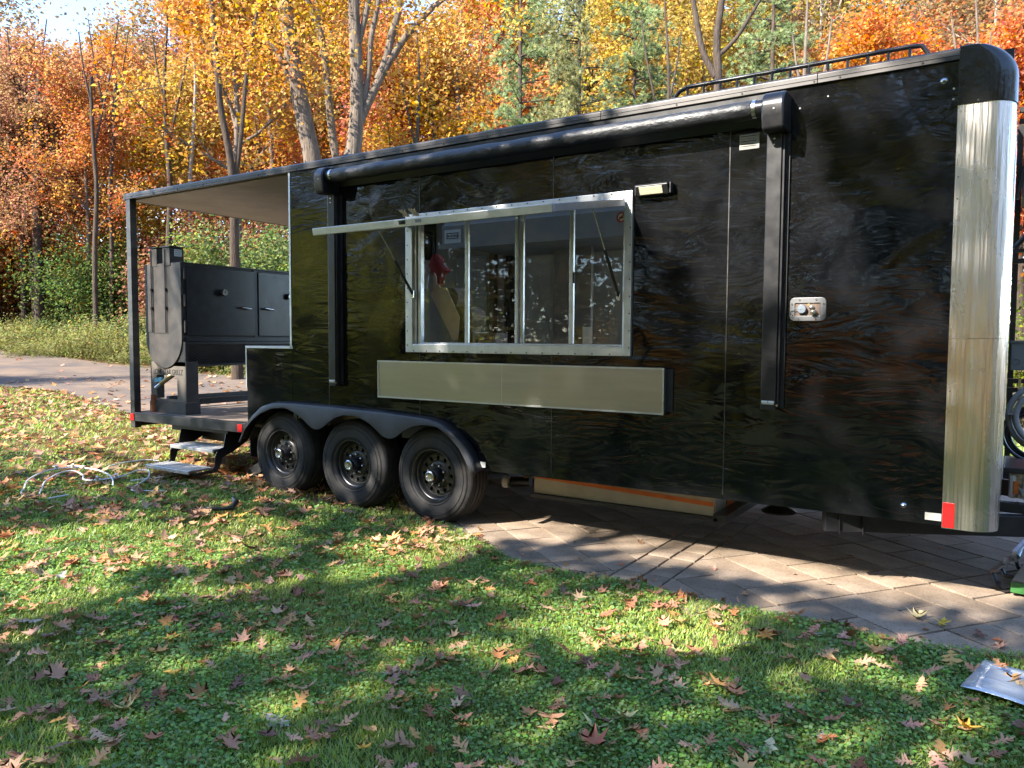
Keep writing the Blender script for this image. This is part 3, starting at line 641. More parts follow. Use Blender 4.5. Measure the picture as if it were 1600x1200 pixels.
sm = fe.modifiers.new('thick', 'SOLIDIFY'); sm.thickness = 0.004
# inside of the wheel well: diamond plate
mb = MB(); zz = [(-6.20,0.50)]+[(x,z-0.012) for x, z in FO[1:-1]]+[(-3.42,0.50)]
for (x0,z0),(x1,z1) in zip(zz[:-1], zz[1:]): mb.add([(x0,0.0045,z0),(x1,0.0045,z1),(x1,0.42,z1),(x0,0.42,z0)], [(0,1,2,3)])
mb.add([(x,0.42,z) for x, z in zz], [tuple(range(len(zz)))])
part('wheel_well', mb, M['diamond'], T)

# wheels -----------------------------------------------------------------
def build_wheel(cx, cz, spin=0.0):
    w = part('wheel', MB().tube([(cx,0.12,cz),(cx,0.30,cz)], 0.06, 12), M['black'], T)
    w.location = (cx+4.0, -1.25, cz); ORI[w.name] = Vector((0,0,0))
    me = w.data; me.vertices.foreach_set('co', [c for v in me.vertices for c in (v.co.x-(cx+4.0), v.co.y+1.25, v.co.z-cz)])
    w.rotation_euler = (0, spin, 0); return w
def wheel_parts(w):
    pr = [(0.214,0.010),(0.222,-0.002),(0.240,-0.010),(0.262,-0.013),(0.300,-0.014),(0.330,-0.010),(0.352,-0.002),(0.3525,0.0),(0.371,0.009),(0.383,0.022),(0.391,0.036),
          (0.393,0.050),(0.385,0.052),(0.385,0.062),(0.394,0.064),(0.3955,0.095),(0.386,0.097),(0.386,0.108),(0.396,0.110),(0.396,0.140),(0.386,0.142),(0.386,0.153),
          (0.3955,0.155),(0.394,0.186),(0.385,0.188),(0.385,0.198),(0.392,0.200),(0.383,0.228),(0.352,0.250),(0.300,0.262),(0.240,0.256),(0.214,0.240)]
    ty = MB().lathe(pr, 72, 'y')
    for r in (0.236,0.316,0.345): ty.lathe([(r-0.0025,-0.0135+(0.004 if r>0.34 else 0)),(r,-0.017+(0.006 if r>0.34 else 0)),(r+0.0025,-0.0135+(0.005 if r>0.34 else 0))], 72, 'y')
    for k in range(90):                              # shoulder blocks
        t = 2*PI*k/90; c, s = math.cos(t), math.sin(t); t2 = t+0.034; c2, s2 = math.cos(t2), math.sin(t2)
        ty.add([(0.378*c,0.010,0.378*s),(0.378*c2,0.010,0.378*s2),(0.396*c2,0.034,0.396*s2),(0.396*c,0.034,0.396*s),(0.3965*c,0.050,0.3965*s),(0.3965*c2,0.050,0.3965*s2)], [(0,1,2,3),(3,2,5,4)])
    part('tyre', ty, M['rubber'], w, smooth=True, local=True)
    # raised letters and numbers on the sidewall are too small to read: a ring of low ribs stands for the moulding
    rim = MB().lathe([(0.216,0.012),(0.221,0.0),(0.218,-0.006),(0.210,-0.006),(0.205,0.004),(0.200,0.010),(0.198,0.034),(0.190,0.038),(0.186,0.046),(0.184,0.062),(0.176,0.074),(0.168,0.076),(0.163,0.070)], 72, 'y')
    N = 12; rh = 0.0165; r0, r1 = 0.118, 0.163; rm = (r0+r1)/2
    for k in range(N):
        th0 = 2*PI*k/N; ha = PI/N; a = ha*rm; b = (r1-r0)/2; ring_o, ring_i, ring_b = [], [], []
        angs = sorted(set([round(2*PI*q/20,5) for q in range(20)]+[round(math.atan2(sy*b,sx*a)%(2*PI),5) for sx in (1,-1) for sy in (1,-1)]))
        for al in angs:
            ca, sa = math.cos(al), math.sin(al); sc = min(a/abs(ca) if abs(ca) > 1e-6 else 9, b/abs(sa) if abs(sa) > 1e-6 else 9)
            for (uu, vv, lst, yy) in ((ca*sc, sa*sc, ring_o, 0.070),(ca*rh, sa*rh*1.15, ring_i, 0.069),(ca*rh*0.9, sa*rh*1.05, ring_b, 0.080)):
                rr, tt = rm+vv, th0+uu/rm; lst.append((rr*math.cos(tt), yy, rr*math.sin(tt)))
        n = len(angs); v = ring_o+ring_i+ring_b; f = []
        for q in range(n):
            q2 = (q+1) % n; f += [(q,q2,q2+n,q+n),(q+n,q2+n,q2+2*n,q+2*n)]
        rim.add(v, f)
    rim.lathe([(0.118,0.070),(0.112,0.064),(0.106,0.060),(0.062,0.060),(0.058,0.056)], 48, 'y')
    part('rim', rim, M['rim'], w, smooth=True, local=True)
    bk = MB().lathe([(0.20,0.20),(0.198,0.10),(0.17,0.096),(0.05,0.10)], 32, 'y'); part('brake_drum', bk, M['black'], w, smooth=True, local=True)
    hb = MB().lathe([(0.064,0.060),(0.062,0.03),(0.056,0.010),(0.050,-0.010),(0.046,-0.014),(0.046,-0.035)], 36, 'y'); part('hub', hb, M['black_satin'], w, smooth=True, local=True)
    hc = MB().lathe([(0.046,-0.033),(0.044,-0.046),(0.036,-0.052),(0.028,-0.050),(0.024,-0.042),(0.012,-0.040),(0.001,-0.040)], 36, 'y'); part('hub_cap', hc, M['chrome'], w, smooth=True, local=True)
    for k in range(8):
        t = 2*PI*(k+0.5)/8; c = (0.084*math.cos(t), 0.0, 0.084*math.sin(t))
        if k == 0:
            first = part('lug_nut', MB().lathe([(0.0125,0.060),(0.0125,0.042),(0.010,0.034),(0.005,0.030),(0.001,0.029)], 6, 'y'), M['chrome'], w, local=True); first.location = c; base = first
        else:
            o = base.copy(); C.objects.link(o); o.parent = w; o.location = c
w1 = build_wheel(-3.90, 0.395); wheel_parts(w1)
w1['label'] = 'foremost of the three wheels, standing on the pavers'
for cx, cz, sp, lb in ((-4.805,0.402,0.5,'middle one of the three wheels'),(-5.71,0.425,1.1,'rearmost of the three wheels, beside the folding steps')):
    r = w1.copy(); C.objects.link(r); r.location = (cx+4.0,-1.25,cz); r.rotation_euler = (0,sp,0); r['label'] = lb
    for ch in list(w1.children):
        c = ch.copy(); C.objects.link(c); c.parent = r
for cx in (-3.90,-4.805,-5.71):          # far-side wheels in the dark under the body
    mb = MB().lathe([(0.20,-0.11),(0.30,-0.125),(0.37,-0.11),(0.395,-0.07),(0.395,0.07),(0.37,0.11),(0.30,0.125),(0.20,0.11),(0.19,0.0),(0.20,-0.11)], 40, 'y', (cx,2.36,0.40))
    part('far_wheel', mb, M['rubber'], T, smooth=True)

# window ------------------------------------------------------------------
def rivets(mb, pts, r=0.005, y=-0.030):
    for x, z in pts: mb.disc((x,y,z), r, 'y', 0.005, 6)
fx0, fx1, fz0, fz1 = -4.165, -2.172, 1.392, 2.50
wf = MB()
def frame_bar(mb, x0, x1, z0, z1, y0=-0.026, y1=0.03): mb.box(x0,x1,y0,y1,z0,z1)
wn = part('serving_window', MB().box(fx0,WX0+0.004,-0.024,0.012,fz0,fz1), M['alu'], T, bevel=0.003)
mb = MB(); mb.box(WX1-0.004,fx1,-0.024,0.012,fz0,fz1); mb.box(WX0+0.004,WX1-0.004,-0.0235,0.0115,fz0,WZ0+0.004); mb.box(WX0+0.004,WX1-0.004,-0.0235,0.0115,WZ1-0.004,fz1)
part('window_surround', mb, M['alu'], wn, bevel=0.003)
mb = MB(); rp = [(fx0+0.02,z) for z in np.arange(1.45,2.45,0.115)]+[(fx1-0.012,z) for z in np.arange(1.45,2.5,0.115)]+[(x,fz0+0.012) for x in np.arange(-4.08,-2.2,0.135)]+[(x,fz1-0.012) for x in np.arange(-4.08,-2.2,0.135)]
rivets(mb, rp, 0.0055, -0.0265); part('rivet', mb, M['black_satin'], wn, kind='stuff')
# inner sash frame and mullions
mb = MB(); mb.box(WX0+0.004,WX0+0.030,0.0,0.05,WZ0,WZ1); mb.box(WX0+0.036,WX0+0.066,0.012,0.055,WZ0,WZ1); mb.box(WX1-0.020,WX1-0.004,0.0,0.05,WZ0,WZ1)
mb.box(WX0+0.07,WX1-0.02,0.0,0.052,WZ0,WZ0+0.016); mb.box(WX0+0.07,WX1-0.02,0.0,0.052,WZ1-0.02,WZ1); part('sash_frame', mb, M['alu'], wn, bevel=0.002)
for (a, b, y) in ((-3.592,-3.560,0.014),(-3.128,-3.104,0.014),(-3.096,-3.068,0.034),(-2.668,-2.636,0.014)):
    mb = MB(); mb.box(a,b,y,y+0.022,WZ0+0.017,WZ1-0.021); part('mullion', mb, M['alu'], wn, bevel=0.002)
for (a, b, y) in ((-4.034,-3.592,0.030),(-3.560,-3.128,0.022),(-3.068,-2.668,0.042),(-2.636,-2.245,0.022)):
    mb = MB(); mb.add([(a,y,WZ0+0.016),(b,y,WZ0+0.016),(b,y,WZ1-0.02),(a,y,WZ1-0.02)], [(0,1,2,3)]); part('pane', mb, M['glass'], wn)
mb = MB(); mb.box(-2.640,-2.622,0.008,0.0135,1.90,1.98); part('latch', mb, M['black_satin'], wn, bevel=0.002)
# round red and white sticker
mb = MB(); mb.disc((-2.272,0.0195,2.335), 0.036, 'y', 0.0015, 28); st = part('round_sticker', mb, M['white'], wn)
mb = MB(); mb.lathe([(0.026,0.018),(0.0355,0.018),(0.0355,0.019),(0.026,0.019)], 28, 'y', (-2.272,0.0,2.335)); mb.obox((-2.272,0.0185,2.335),(1,0,1),(0,1,0),(-1,0,1),0.030,0.0006,0.004)
mb.obox((-2.272,0.0185,2.333),(1,0,0),(0,1,0),(0,0,1),0.014,0.0006,0.006); part('sticker_print', mb, M['red'], wn)

# lifted flap --------------------------------------------------------------
fl = part('window_flap', MB().add([(-4.15,-0.985,2.262),(-2.235,-0.985,2.262),(-2.235,-0.035,2.432),(-4.15,-0.035,2.432),(-4.15,-0.985,2.242),(-2.235,-0.985,2.242),(-2.235,-0.035,2.412),(-4.15,-0.035,2.412)],
     [(0,1,2,3),(7,6,5,4),(0,4,5,1),(1,5,6,2),(2,6,7,3),(3,7,4,0)]), M['paint'], T)
mb = MB(); fd = Vector((0,0.95,0.17)).normalized(); fn = Vector((0,-fd.z,fd.y))
mb.obox((-3.1925,-0.995,2.250),(1,0,0),fd,fn,0.972,0.012,0.0245)
part('flap_frame', mb, M['alu'], fl, bevel=0.003)
for x_ in (-4.155,-2.229): part('flap_frame', MB().obox((x_,-0.51,2.337),(1,0,0),fd,fn,0.010,0.48,0.0235), M['alu'], fl, bevel=0.003)
mb = MB(); mb.tube([(-4.10,-0.022,2.445),(-2.24,-0.022,2.445)], 0.012, 10); part('hinge', mb, M['alu'], fl)
mb = MB(); mb.obox((-3.20,-1.0085,2.251),(1,0,0),fd,fn,0.024,0.0012,0.010); part('latch_plate', mb, M['grey_box'], fl)
mb = MB(); mb.obox((-3.335,-1.0085,2.252),(1,0,0),fd,fn,0.028,0.003,0.013); mb.obox((-3.34,-1.016,2.248),(1,0,0),fd,fn,0.012,0.006,0.006); part('latch', mb, M['black_satin'], fl, bevel=0.002)
for x, lb in ((-4.085,'left'),(-2.262,'right')):
    a, b = Vector((x,-0.028,1.86 if x < -3 else 1.80)), Vector((x+0.0,-0.42,2.325)); m_ = a.lerp(b,0.55)
    gs = part('gas_strut', MB().tube([a,m_], 0.011, 8), M['black_satin'], fl, smooth=True)
    part('strut_rod', MB().tube([m_,b], 0.005, 8), M['chrome'], gs, smooth=True)
    mb = MB(); mb.box(x-0.014,x+0.014,-0.036,-0.0275,a.z-0.03,a.z+0.03); part('strut_bracket', mb, M['chrome'], gs)

# folded serving shelf --------------------------------------------------------
sh = part('serving_shelf', MB().box(-4.436,-1.916,-0.058,-0.012,1.018,1.318), M['alu_sheet'], T, bevel=0.003)
mb = MB(); mb.box(-4.440,-1.912,-0.064,-0.058,1.309,1.320); mb.box(-4.440,-1.912,-0.064,-0.058,1.012,1.022); mb.box(-4.440,-4.432,-0.0635,-0.058,1.022,1.309); mb.box(-1.922,-1.912,-0.0635,-0.058,1.022,1.309)
part('shelf_edge', mb, M['alu'], sh)
mb = MB(); mb.box(-3.1945,-3.1915,-0.0595,-0.058,1.022,1.309); part('shelf_joint', mb, M['alu'], sh)
mb = MB(); mb.box(-4.40,-1.87,-0.012,-0.0045,1.03,1.31); part('shelf_hinge_plate', mb, M['black'], sh)

# awning ------------------------------------------------------------------------
aw = part('awning', MB().tube([(-4.86+0.10*k,-0.13,2.872) for k in range(36)]+[(-1.352,-0.13,2.872)], [0.053+0.0025*math.sin(k*1.7)+0.0015*math.sin(k*0.6) for k in range(37)], 28), M['vinyl'], T, smooth=True)
mb = MB(); mb.box(-4.95,-1.27,-0.055,-0.0045,2.885,2.975); mb.prism([(-0.055,2.885),(-0.004,2.80),(-0.004,2.885)], 'x', -4.95, -1.27); part('awning_rail', mb, M['black_satin'], aw)
for (a, b) in ((-1.352,-1.330),(-4.885,-4.862)):
    part('roller_band', MB().lathe([(0.001,0),(0.0545,0),(0.0545,b-a),(0.001,b-a)], 28, 'x', (a,-0.13,2.872)), M['chrome'], aw, smooth=True)
for (a, b) in ((-1.330,-1.288),(-4.925,-4.885)):
    part('roller_end', MB().lathe([(0.001,0),(0.051,0),(0.051,b-a),(0.001,b-a)], 28, 'x', (a,-0.13,2.872)), M['black_satin'], aw, smooth=True)
def cap_poly():
    p = [(-0.0045,2.955),(-0.09,2.955)]
    for k in range(1,9):
        t = PI/2+PI/2*k/9*1.1; p.append((-0.115+0.095*math.cos(t), 2.860+0.095*math.sin(t)))
    p += [(-0.205,2.80),(-0.190,2.735),(-0.165,2.725),(-0.0045,2.735)]; return p
for (a, b) in ((-5.025,-4.928),(-1.286,-1.160)):
    cp = part('end_cap', MB().prism(cap_poly(), 'x', a, b), M['black_satin'], aw, smooth=True, bevel=0.010)
    mb = MB(); mb.disc(((a+b)/2+0.01,-0.212,2.84), 0.006, 'y', 0.006, 8); part('screw', mb, M['chrome'], cp)
for (a, b) in ((-5.005,-4.925),(-1.285,-1.196)):
    arm = part('awning_arm', MB().box(a,b,-0.072,-0.020,1.085,2.735), M['black_satin'], aw, bevel=0.004)
    mb = MB(); mb.box(b+0.004,b+0.014,-0.060,-0.022,1.10,2.72); part('inner_arm', mb, M['black_satin'], arm)
    mb = MB(); mb.box(a+0.01,b+0.035,-0.019,-0.005,1.10,2.735); part('wall_channel', mb, M['black'], arm)
    mb = MB()
    mb.box(a+0.006,(a+b)/2-0.002,-0.0745,-0.072,1.128,1.140); mb.box((a+b)/2+0.002,b-0.008,-0.0745,-0.072,1.128,1.140); part('arm_label', mb, M['white'], arm)
    mb = MB(); mb.box(a+0.008,b-0.010,-0.0745,-0.072,1.118,1.126); part('arm_label', mb, M['led'], arm)
    mb = MB(); rivets(mb, [((a+b)/2,2.70),((a+b)/2,2.665),(b+0.009,1.115)], 0.007, -0.0765); part('screw', mb, M['chrome'], arm, kind='stuff')

# scene light beside the window --------------------------------------------------
li = part('work_light', MB().prism([(-0.005,2.525),(-0.075,2.520),(-0.085,2.506),(-0.052,2.448),(-0.005,2.443)], 'x', -2.128, -1.905), M['black_satin'], T, bevel=0.004)
n0 = Vector((0,-0.058,-0.033)).normalized(); c0 = Vector((0,-0.0685,2.477)); tz = Vector((0,0.033,-0.058)).normalized()
part('lens', MB().obox((-2.022,c0.y-0.002,c0.z),(1,0,0),n0,tz,0.080,0.003,0.026), M['led'], li, bevel=0.002)
for a, b in ((-1.902,-1.888),(-2.142,-2.131)): part('light_bracket', MB().box(a,b,-0.060,-0.005,2.450,2.520), M['black_satin'], li, bevel=0.004)

# rating plate, stickers, marker studs ----------------------------------------------
pl = part('rating_plate', MB().box(-1.469,-1.347,-0.0065,-0.003,2.674,2.767), M['paper'], T, bevel=0.002)
mb = MB()
for k, z in enumerate((2.752,2.738,2.722,2.706,2.692)): mb.box(-1.458,-1.365-0.012*(k%2),-0.0072,-0.0065,z,z+(0.004 if k != 1 else 0.0015))
part('plate_print', mb, M['ink'], pl)
part('plate_screw', MB().disc((-1.459,-0.009,2.757),0.004,'y',0.003,6).disc((-1.357,-0.009,2.757),0.004,'y',0.003,6), M['chrome'], pl, kind='stuff')
part('lower_sticker', MB().box(-0.385,-0.305,-0.0045,-0.0025,0.515,0.556), M['paper'], T)
part('small_sticker', MB().box(-3.425,-3.378,-0.0045,-0.0025,0.512,0.556), M['white'], T)
for x, z, r in ((-0.372,2.905,0.016),(-0.493,0.580,0.014)):
    part('marker_stud', MB().lathe([(0.001,-0.013),(r*0.55,-0.011),(r,-0.004),(r*1.15,-0.001)], 16, 'y', (x,0,z)), M['chrome'], T, smooth=True)
part('screw', MB().disc((-0.325,-0.004,2.855),0.006,'y',0.004,8).disc((-0.325,-0.004,2.80),0.006,'y',0.004,8).disc((-1.115,-0.004,2.875),0.006,'y',0.004,8).disc((-0.96,-0.004,2.92),0.005,'y',0.004,8), M['chrome'], T, kind='stuff')

# inlet port ---------------------------------------------------------------------------
def rrect(x0, x1, z0, z1, r, n=5):
    p = []
    for cx, cz, a0 in ((x1-r,z1-r,0),(x0+r,z1-r,PI/2),(x0+r,z0+r,PI),(x1-r,z0+r,3*PI/2)):
        for k in range(n+1): t = a0+PI/2*k/n; p.append((cx+r*math.cos(t), cz+r*math.sin(t)))
    return p
ip = MB(); o_ = rrect(-1.140,-0.934,1.622,1.760,0.028); i_ = rrect(-1.112,-0.966,1.652,1.728,0.006); n = len(o_)
ip.add([(x,-0.014,z) for x,z in o_]+[(x,-0.014,z) for x,z in i_]+[(x,-0.0035,z) for x,z in o_]+[(x,-0.005,z) for x,z in i_],
       [(k,(k+1)%n,(k+1)%n+n,k+n) for k in range(n)]+[(k,k+2*n,(k+1)%n+2*n,(k+1)%n) for k in range(n)]+[(k+n,(k+1)%n+n,(k+1)%n+3*n,k+3*n) for k in range(n)])
pt = part('inlet_port', ip, M['port'], T, bevel=0.0015)
part('port_back', MB().box(-1.114,-0.964,-0.0065,-0.003,1.650,1.730), M['brown_steel'], pt)
part('inlet_cap', MB().lathe([(0.001,-0.032),(0.024,-0.032),(0.027,-0.028),(0.027,-0.008)], 20, 'y', (-1.070,0,1.692)), M['blue_steel'], pt, smooth=True)
part('inlet_valve', MB().lathe([(0.001,-0.040),(0.014,-0.038),(0.018,-0.026),(0.014,-0.010),(0.020,-0.008)], 16, 'y', (-1.003,0,1.672)).lathe([(0.001,-0.03),(0.013,-0.028),(0.015,-0.008)], 14, 'y', (-1.015,0,1.700)), M['chrome'], pt, smooth=True)
part('screw', MB().disc((-1.033,-0.010,1.718),0.008,'y',0.004,8), M['brass'], pt)
mb = MB(); mb.tube([(-1.070,-0.034,1.692),(-1.10,-0.030,1.698),(-1.135,-0.018,1.680),(-1.137,-0.018,1.655),(-1.12,-0.018,1.645)], 0.0022, 6); part('cap_cord', mb, M['grey_box'], pt, smooth=True)
mb = MB(); rivets(mb, [(-1.085,1.748),(-0.99,1.748),(-0.948,1.722),(-0.948,1.660),(-0.992,1.634),(-1.09,1.634),(-1.128,1.722),(-1.128,1.658)], 0.006, -0.0175); part('port_screw', mb, M['chrome'], pt, kind='stuff')

# front corner: polished sheet, black casting above --------------------------------------
CR = 0.13; CX = XF-CR
def corner_path(r_off=0.0, x_start=-0.303, n=14):
    p = [(x_start,-0.003-r_off)]; p.append((CX,-0.003-r_off))
    for k in range(1,n+1): t = -PI/2+PI/2*k/n; p.append((CX+(CR+r_off)*math.cos(t), CR+(CR+0.003+r_off)*math.sin(t)))
    p.append((XF+r_off,0.95)); return p
def corner_sheet(z0, z1, off=0.0):
    mb = MB(); pth = corner_path(off); v = []
    for x, y in pth: v += [(x,y,z0),(x,y,z1)]
    mb.add(v, [(2*k,2*k+2,2*k+3,2*k+1) for k in range(len(pth)-1)]); return mb
for z0, z1 in ((0.478,1.522),(1.5235,2.765)):
    c_ = part('corner_sheet', corner_sheet(z0, z1), M['nose'], T, smooth=True)
mb = MB(); rivets(mb, [(-0.288,z) for z in np.arange(0.66,2.76,0.115)], 0.0045, -0.0065); part('rivet', mb, M['chrome'], T, kind='stuff')
part('corner_reflector', MB().box(-0.300,-0.243,-0.0085,-0.0045,0.484,0.622), M['red'], T, bevel=0.002)
part('front_wall', MB().box(XF-0.02,XF-0.006,0.30,YW,0.49,3.0), M['nose'], T)
# rounded black casting
mb = MB(); ZC = 2.765; R2 = 0.17; ZTOP = 3.076
pth = corner_path(0.006, -0.304, 16); m_ = len(pth); v = []
zs_ = [ZC, ZC+0.07, ZTOP-R2]+[ZTOP-R2+R2*math.sin(PI/2*k/10) for k in range(1,11)]
for z in zs_:
    xm_ = XF+0.006-(R2-math.sqrt(max(0.0, R2*R2-max(0.0, z-(ZTOP-R2))**2)))
    for x, y in pth: v.append((-0.304+(x+0.304)*(xm_+0.304)/(XF+0.006+0.304), y+(0.010 if z > ZTOP-0.004 else 0.0), z))
f = [(a*m_+b, a*m_+b+1, (a+1)*m_+b+1, (a+1)*m_+b) for a in range(len(zs_)-1) for b in range(m_-1)]
k0 = len(v); v += [(-0.304, 0.95, ZTOP)]; f += [((len(zs_)-1)*m_+b, (len(zs_)-1)*m_+b+1, k0) for b in range(m_-1)]
mb.add(v, f); part('corner_casting', mb, M['clear'], T, smooth=True)
mb = MB(); rivets(mb, [(-0.290,2.80),(-0.290,2.87),(-0.290,2.95),(-0.21,2.775)], 0.005, -0.013); part('rivet', mb, M['black_satin'], T, kind='stuff')
part('front_roof', MB().box(-0.30,-0.06,0.16,YW-0.02,3.02,3.068), M['black'], T)

# roof rack ---------------------------------------------------------------------------------
rk = part('roof_rack', MB().tube([(-2.17,0.45,3.062),(-2.15,0.45,3.135),(-2.04,0.45,3.245),(-1.98,0.45,3.268),(-0.60,0.45,3.268),(-0.53,0.45,3.262),(-0.49,0.45,3.20),(-0.475,0.45,3.06)], 0.014, 10), M['black_satin'], T, smooth=True)
for k in range(13):
    x = -1.98+k*0.1155
    part('rack_post', MB().tube([(x,0.45,3.034),(x,0.45,3.258)], 0.009, 8), M['black_satin'], rk, smooth=True)
part('rack_rail', MB().tube([(-2.17,1.95,3.06),(-2.04,1.95,3.24),(-0.53,1.95,3.26),(-0.475,1.95,3.06)], 0.014, 10).tube([(-1.98,0.45,3.07),(-1.98,1.95,3.07)],0.01,8).tube([(-0.55,0.45,3.07),(-0.55,1.95,3.07)],0.01,8), M['black_satin'], rk, smooth=True)
part('roof_cable', MB().tube([(-5.35,0.25,3.06),(-5.25,0.25,3.12),(-5.12,0.26,3.15),(-5.0,0.28,3.14),(-4.93,0.3,3.10)], 0.012, 8), M['black_satin'], T, smooth=True)

# folding steps ---------------------------------------------------------------------------------
def step(x0, x1, y0, y1, z):
    mb = MB(); mb.box(x0,x1,y0,y1,z-0.018,z)
    mb.prism([(y0-0.012,z-0.036),(y0-0.012,z-0.004),(y0,z+0.001),(y0,z-0.036)], 'x', x0, x1)
    for k in range(5): yy = y0+0.03+k*(y1-y0-0.05)/4; mb.box(x0+0.01,x1-0.01,yy,yy+0.006,z,z+0.003)
    return mb
sp_ = part('folding_steps', MB().box(-7.38,-6.58,0.05,0.42,0.535,0.572), M['black'], T)
part('tread', step(-7.33,-6.62,-0.09,0.19,0.39), M['tread_alu'], sp_, bevel=0.002)
part('tread', step(-7.39,-6.66,-0.33,-0.07,0.205), M['tread_alu'], sp_, bevel=0.002)
for x in (-7.37,-6.62):
    mb = MB(); mb.prism([(0.30,0.575),(0.06,0.575),(0.02,0.40),(-0.09,0.372),(-0.09,0.345),(0.12,0.335),(0.33,0.45)], 'x', x, x+0.012); part('step_bracket', mb, M['black_satin'], sp_, bevel=0.002)
    mb = MB(); mb.prism([(0.10,0.372),(-0.06,0.372),(-0.085,0.33),(-0.09,0.235),(-0.12,0.195),(-0.33,0.185),(-0.33,0.160),(-0.08,0.160),(-0.03,0.21),(0.0,0.30),(0.12,0.345)], 'x', x+0.013, x+0.022); part('step_bracket', mb, M['black_satin'], sp_, bevel=0.002)
part('step_back', MB().box(-7.36,-6.92,0.30,0.312,0.40,0.575), M['black_satin'], sp_)
part('mud_flap', MB().prism([(0.02,0.55),(0.30,0.55),(0.34,0.36),(0.22,0.30),(0.02,0.35)], 'x', -6.20,-6.19), M['black'], T)
part('stabiliser_leg', MB().obox((-6.32,0.30,0.22),(0.85,0.15,0.52),(0,1,0),(-0.52,0,0.85),0.22,0.03,0.05).box(-6.55,-6.42,0.22,0.38,0.055,0.075), M['black'], T, bevel=0.004)

# front gear on the drawbar ------------------------------------------------------------------------
tb = part('toolbox', MB().box(0.0,0.52,0.80,1.30,0.545,0.70), M['diamond'], T, bevel=0.004)
for k in range(5): part('box_rib', MB().tube([(0.02+k*0.07,0.792,0.556),(0.02+k*0.07,0.792,0.69)], 0.022, 8), M['alu'], tb, smooth=True)
part('marker_lamp', MB().box(0.085,0.115,0.762,0.775,0.62,0.65), M['amber'], tb, bevel=0.004)
part('marker_lamp', MB().box(0.022,0.05,0.762,0.772,0.575,0.655), M['orange'], tb, bevel=0.004)
part('box_lid', MB().box(-0.03,0.56,0.77,1.34,0.702,0.735), M['black'], tb, bevel=0.004)
part('gusset', MB().prism([(0.055,0.62),(0.18,0.62),(0.18,0.44),(0.115,0.44)], 'y', 0.715, 0.727), M['blue_steel'], T)
fr = part('front_rack', MB().box(-0.03,0.62,1.28,1.32,2.93,2.955).box(-0.03,0.62,1.28,1.32,3.02-0.05+0.03,3.03), M['black_satin'], T)
part('rack_bar', MB().box(-0.03,0.62,1.28,1.32,2.02,2.05).box(-0.03,0.62,1.28,1.32,2.09,2.115), M['black_satin'], fr)
part('rack_bar', MB().box(-0.03,0.62,1.28,1.32,1.23,1.26).box(-0.03,0.62,1.28,1.32,1.17,1.20), M['black_satin'], fr)
part('rack_upright', MB().box(0.60,0.64,1.27,1.33,0.46,3.05), M['black_satin'], fr)
part('rack_upright', MB().box(-0.038,-0.002,1.85,1.89,0.5,3.05), M['black_satin'], fr)
part('rack_brace', MB().tube([(-0.03,1.30,2.12),(0.25,1.30,2.46)], 0.016, 8).tube([(-0.025,1.29,2.44),(0.03,1.28,2.76)], 0.012, 8), M['black_satin'], fr)
part('cooling_unit', MB().box(0.0,0.6,1.34,1.80,2.46,2.80), M['grey_box'], T, bevel=0.01)
eb = part('junction_box', MB().box(-0.022,0.36,1.27,1.42,1.315,1.50), M['grey_box'], T, bevel=0.006)
part('knockout', MB().lathe([(0.017,-0.002),(0.0195,-0.004),(0.022,-0.002)], 20, 'y', (0.012,1.268,1.375)), M['grey_box'], eb, smooth=True)
part('box_lid', MB().box(-0.026,0.364,1.262,1.43,1.498,1.512), M['grey_box'], eb)
part('hose_hook', MB().tube([(0.035,1.22,1.26),(0.035,1.20,1.10)], 0.008, 8), M['brass'], fr)

# inside of the trailer -------------------------------------------------------------------------------
IN = thing('range_hood', 'stainless extraction hood with a small printed sign, seen through the serving window', 'hood', (-3.6,1.8,2.4))
part('hood_canopy', MB().prism([(1.20,2.42),(1.20,2.60),(1.55,2.95),(2.44,2.95),(2.44,2.42)], 'x', -4.76, -1.9), M['steel_in'], IN, bevel=0.004)
part('hood_lip', MB().box(-4.78,-1.88,1.18,1.21,2.38,2.43), M['steel_in'], IN)
def text_obj(name, body, size, loc, rot, m, parent, ext=0.001):
    cu = bpy.data.curves.new(name, 'FONT'); cu.body = body; cu.size = size; cu.extrude = ext; cu.align_x = 'CENTER'; cu.align_y = 'CENTER'
    tmp = bpy.data.objects.new(name+'_c', cu); C.objects.link(tmp); bpy.context.view_layer.update()
    me = bpy.data.meshes.new_from_object(tmp.evaluated_get(bpy.context.evaluated_depsgraph_get()))
    bpy.data.objects.remove(tmp)
    o = bpy.data.objects.new(name, me); C.objects.link(o); me.materials.append(m)
    off = org(parent); o.parent = parent; o.location = Vector(loc)-off; o.rotation_euler = rot; return o
part('sign_plate', MB().box(-4.72,-4.52,1.190,1.197,2.43,2.56), M['wall_in'], IN)
part('sign_border', MB().box(-4.690,-4.550,1.187,1.190,2.524,2.529).box(-4.690,-4.550,1.187,1.190,2.474,2.479).box(-4.690,-4.685,1.187,1.190,2.479,2.524).box(-4.555,-4.550,1.187,1.190,2.479,2.524), M['ink'], IN)
text_obj('sign_lettering', 'No Smoking', 0.027, (-4.62,1.1885,2.501), (PI/2,0,0), M['ink'], IN)
IW = thing('interior_fittings', 'pale wall panel and corner battens inside the trailer behind the middle panes', 'wall fittings', (-4.9,2.4,1.5))
part('wall_board', MB().box(-5.50,-5.08,2.40,2.43,1.60,2.45), M['board_in'], IW, bevel=0.004)
part('wall_batten', MB().box(-5.00,-4.94,2.36,2.44,0.7,2.90), M['wood_post'], IW)
part('wall_batten', MB().box(-4.88,-4.80,2.36,2.44,0.7,2.90), M['steel_in'], IW)
part('wall_batten', MB().box(-4.76,-4.70,2.34,2.44,0.7,2.90), M['black'], IW)
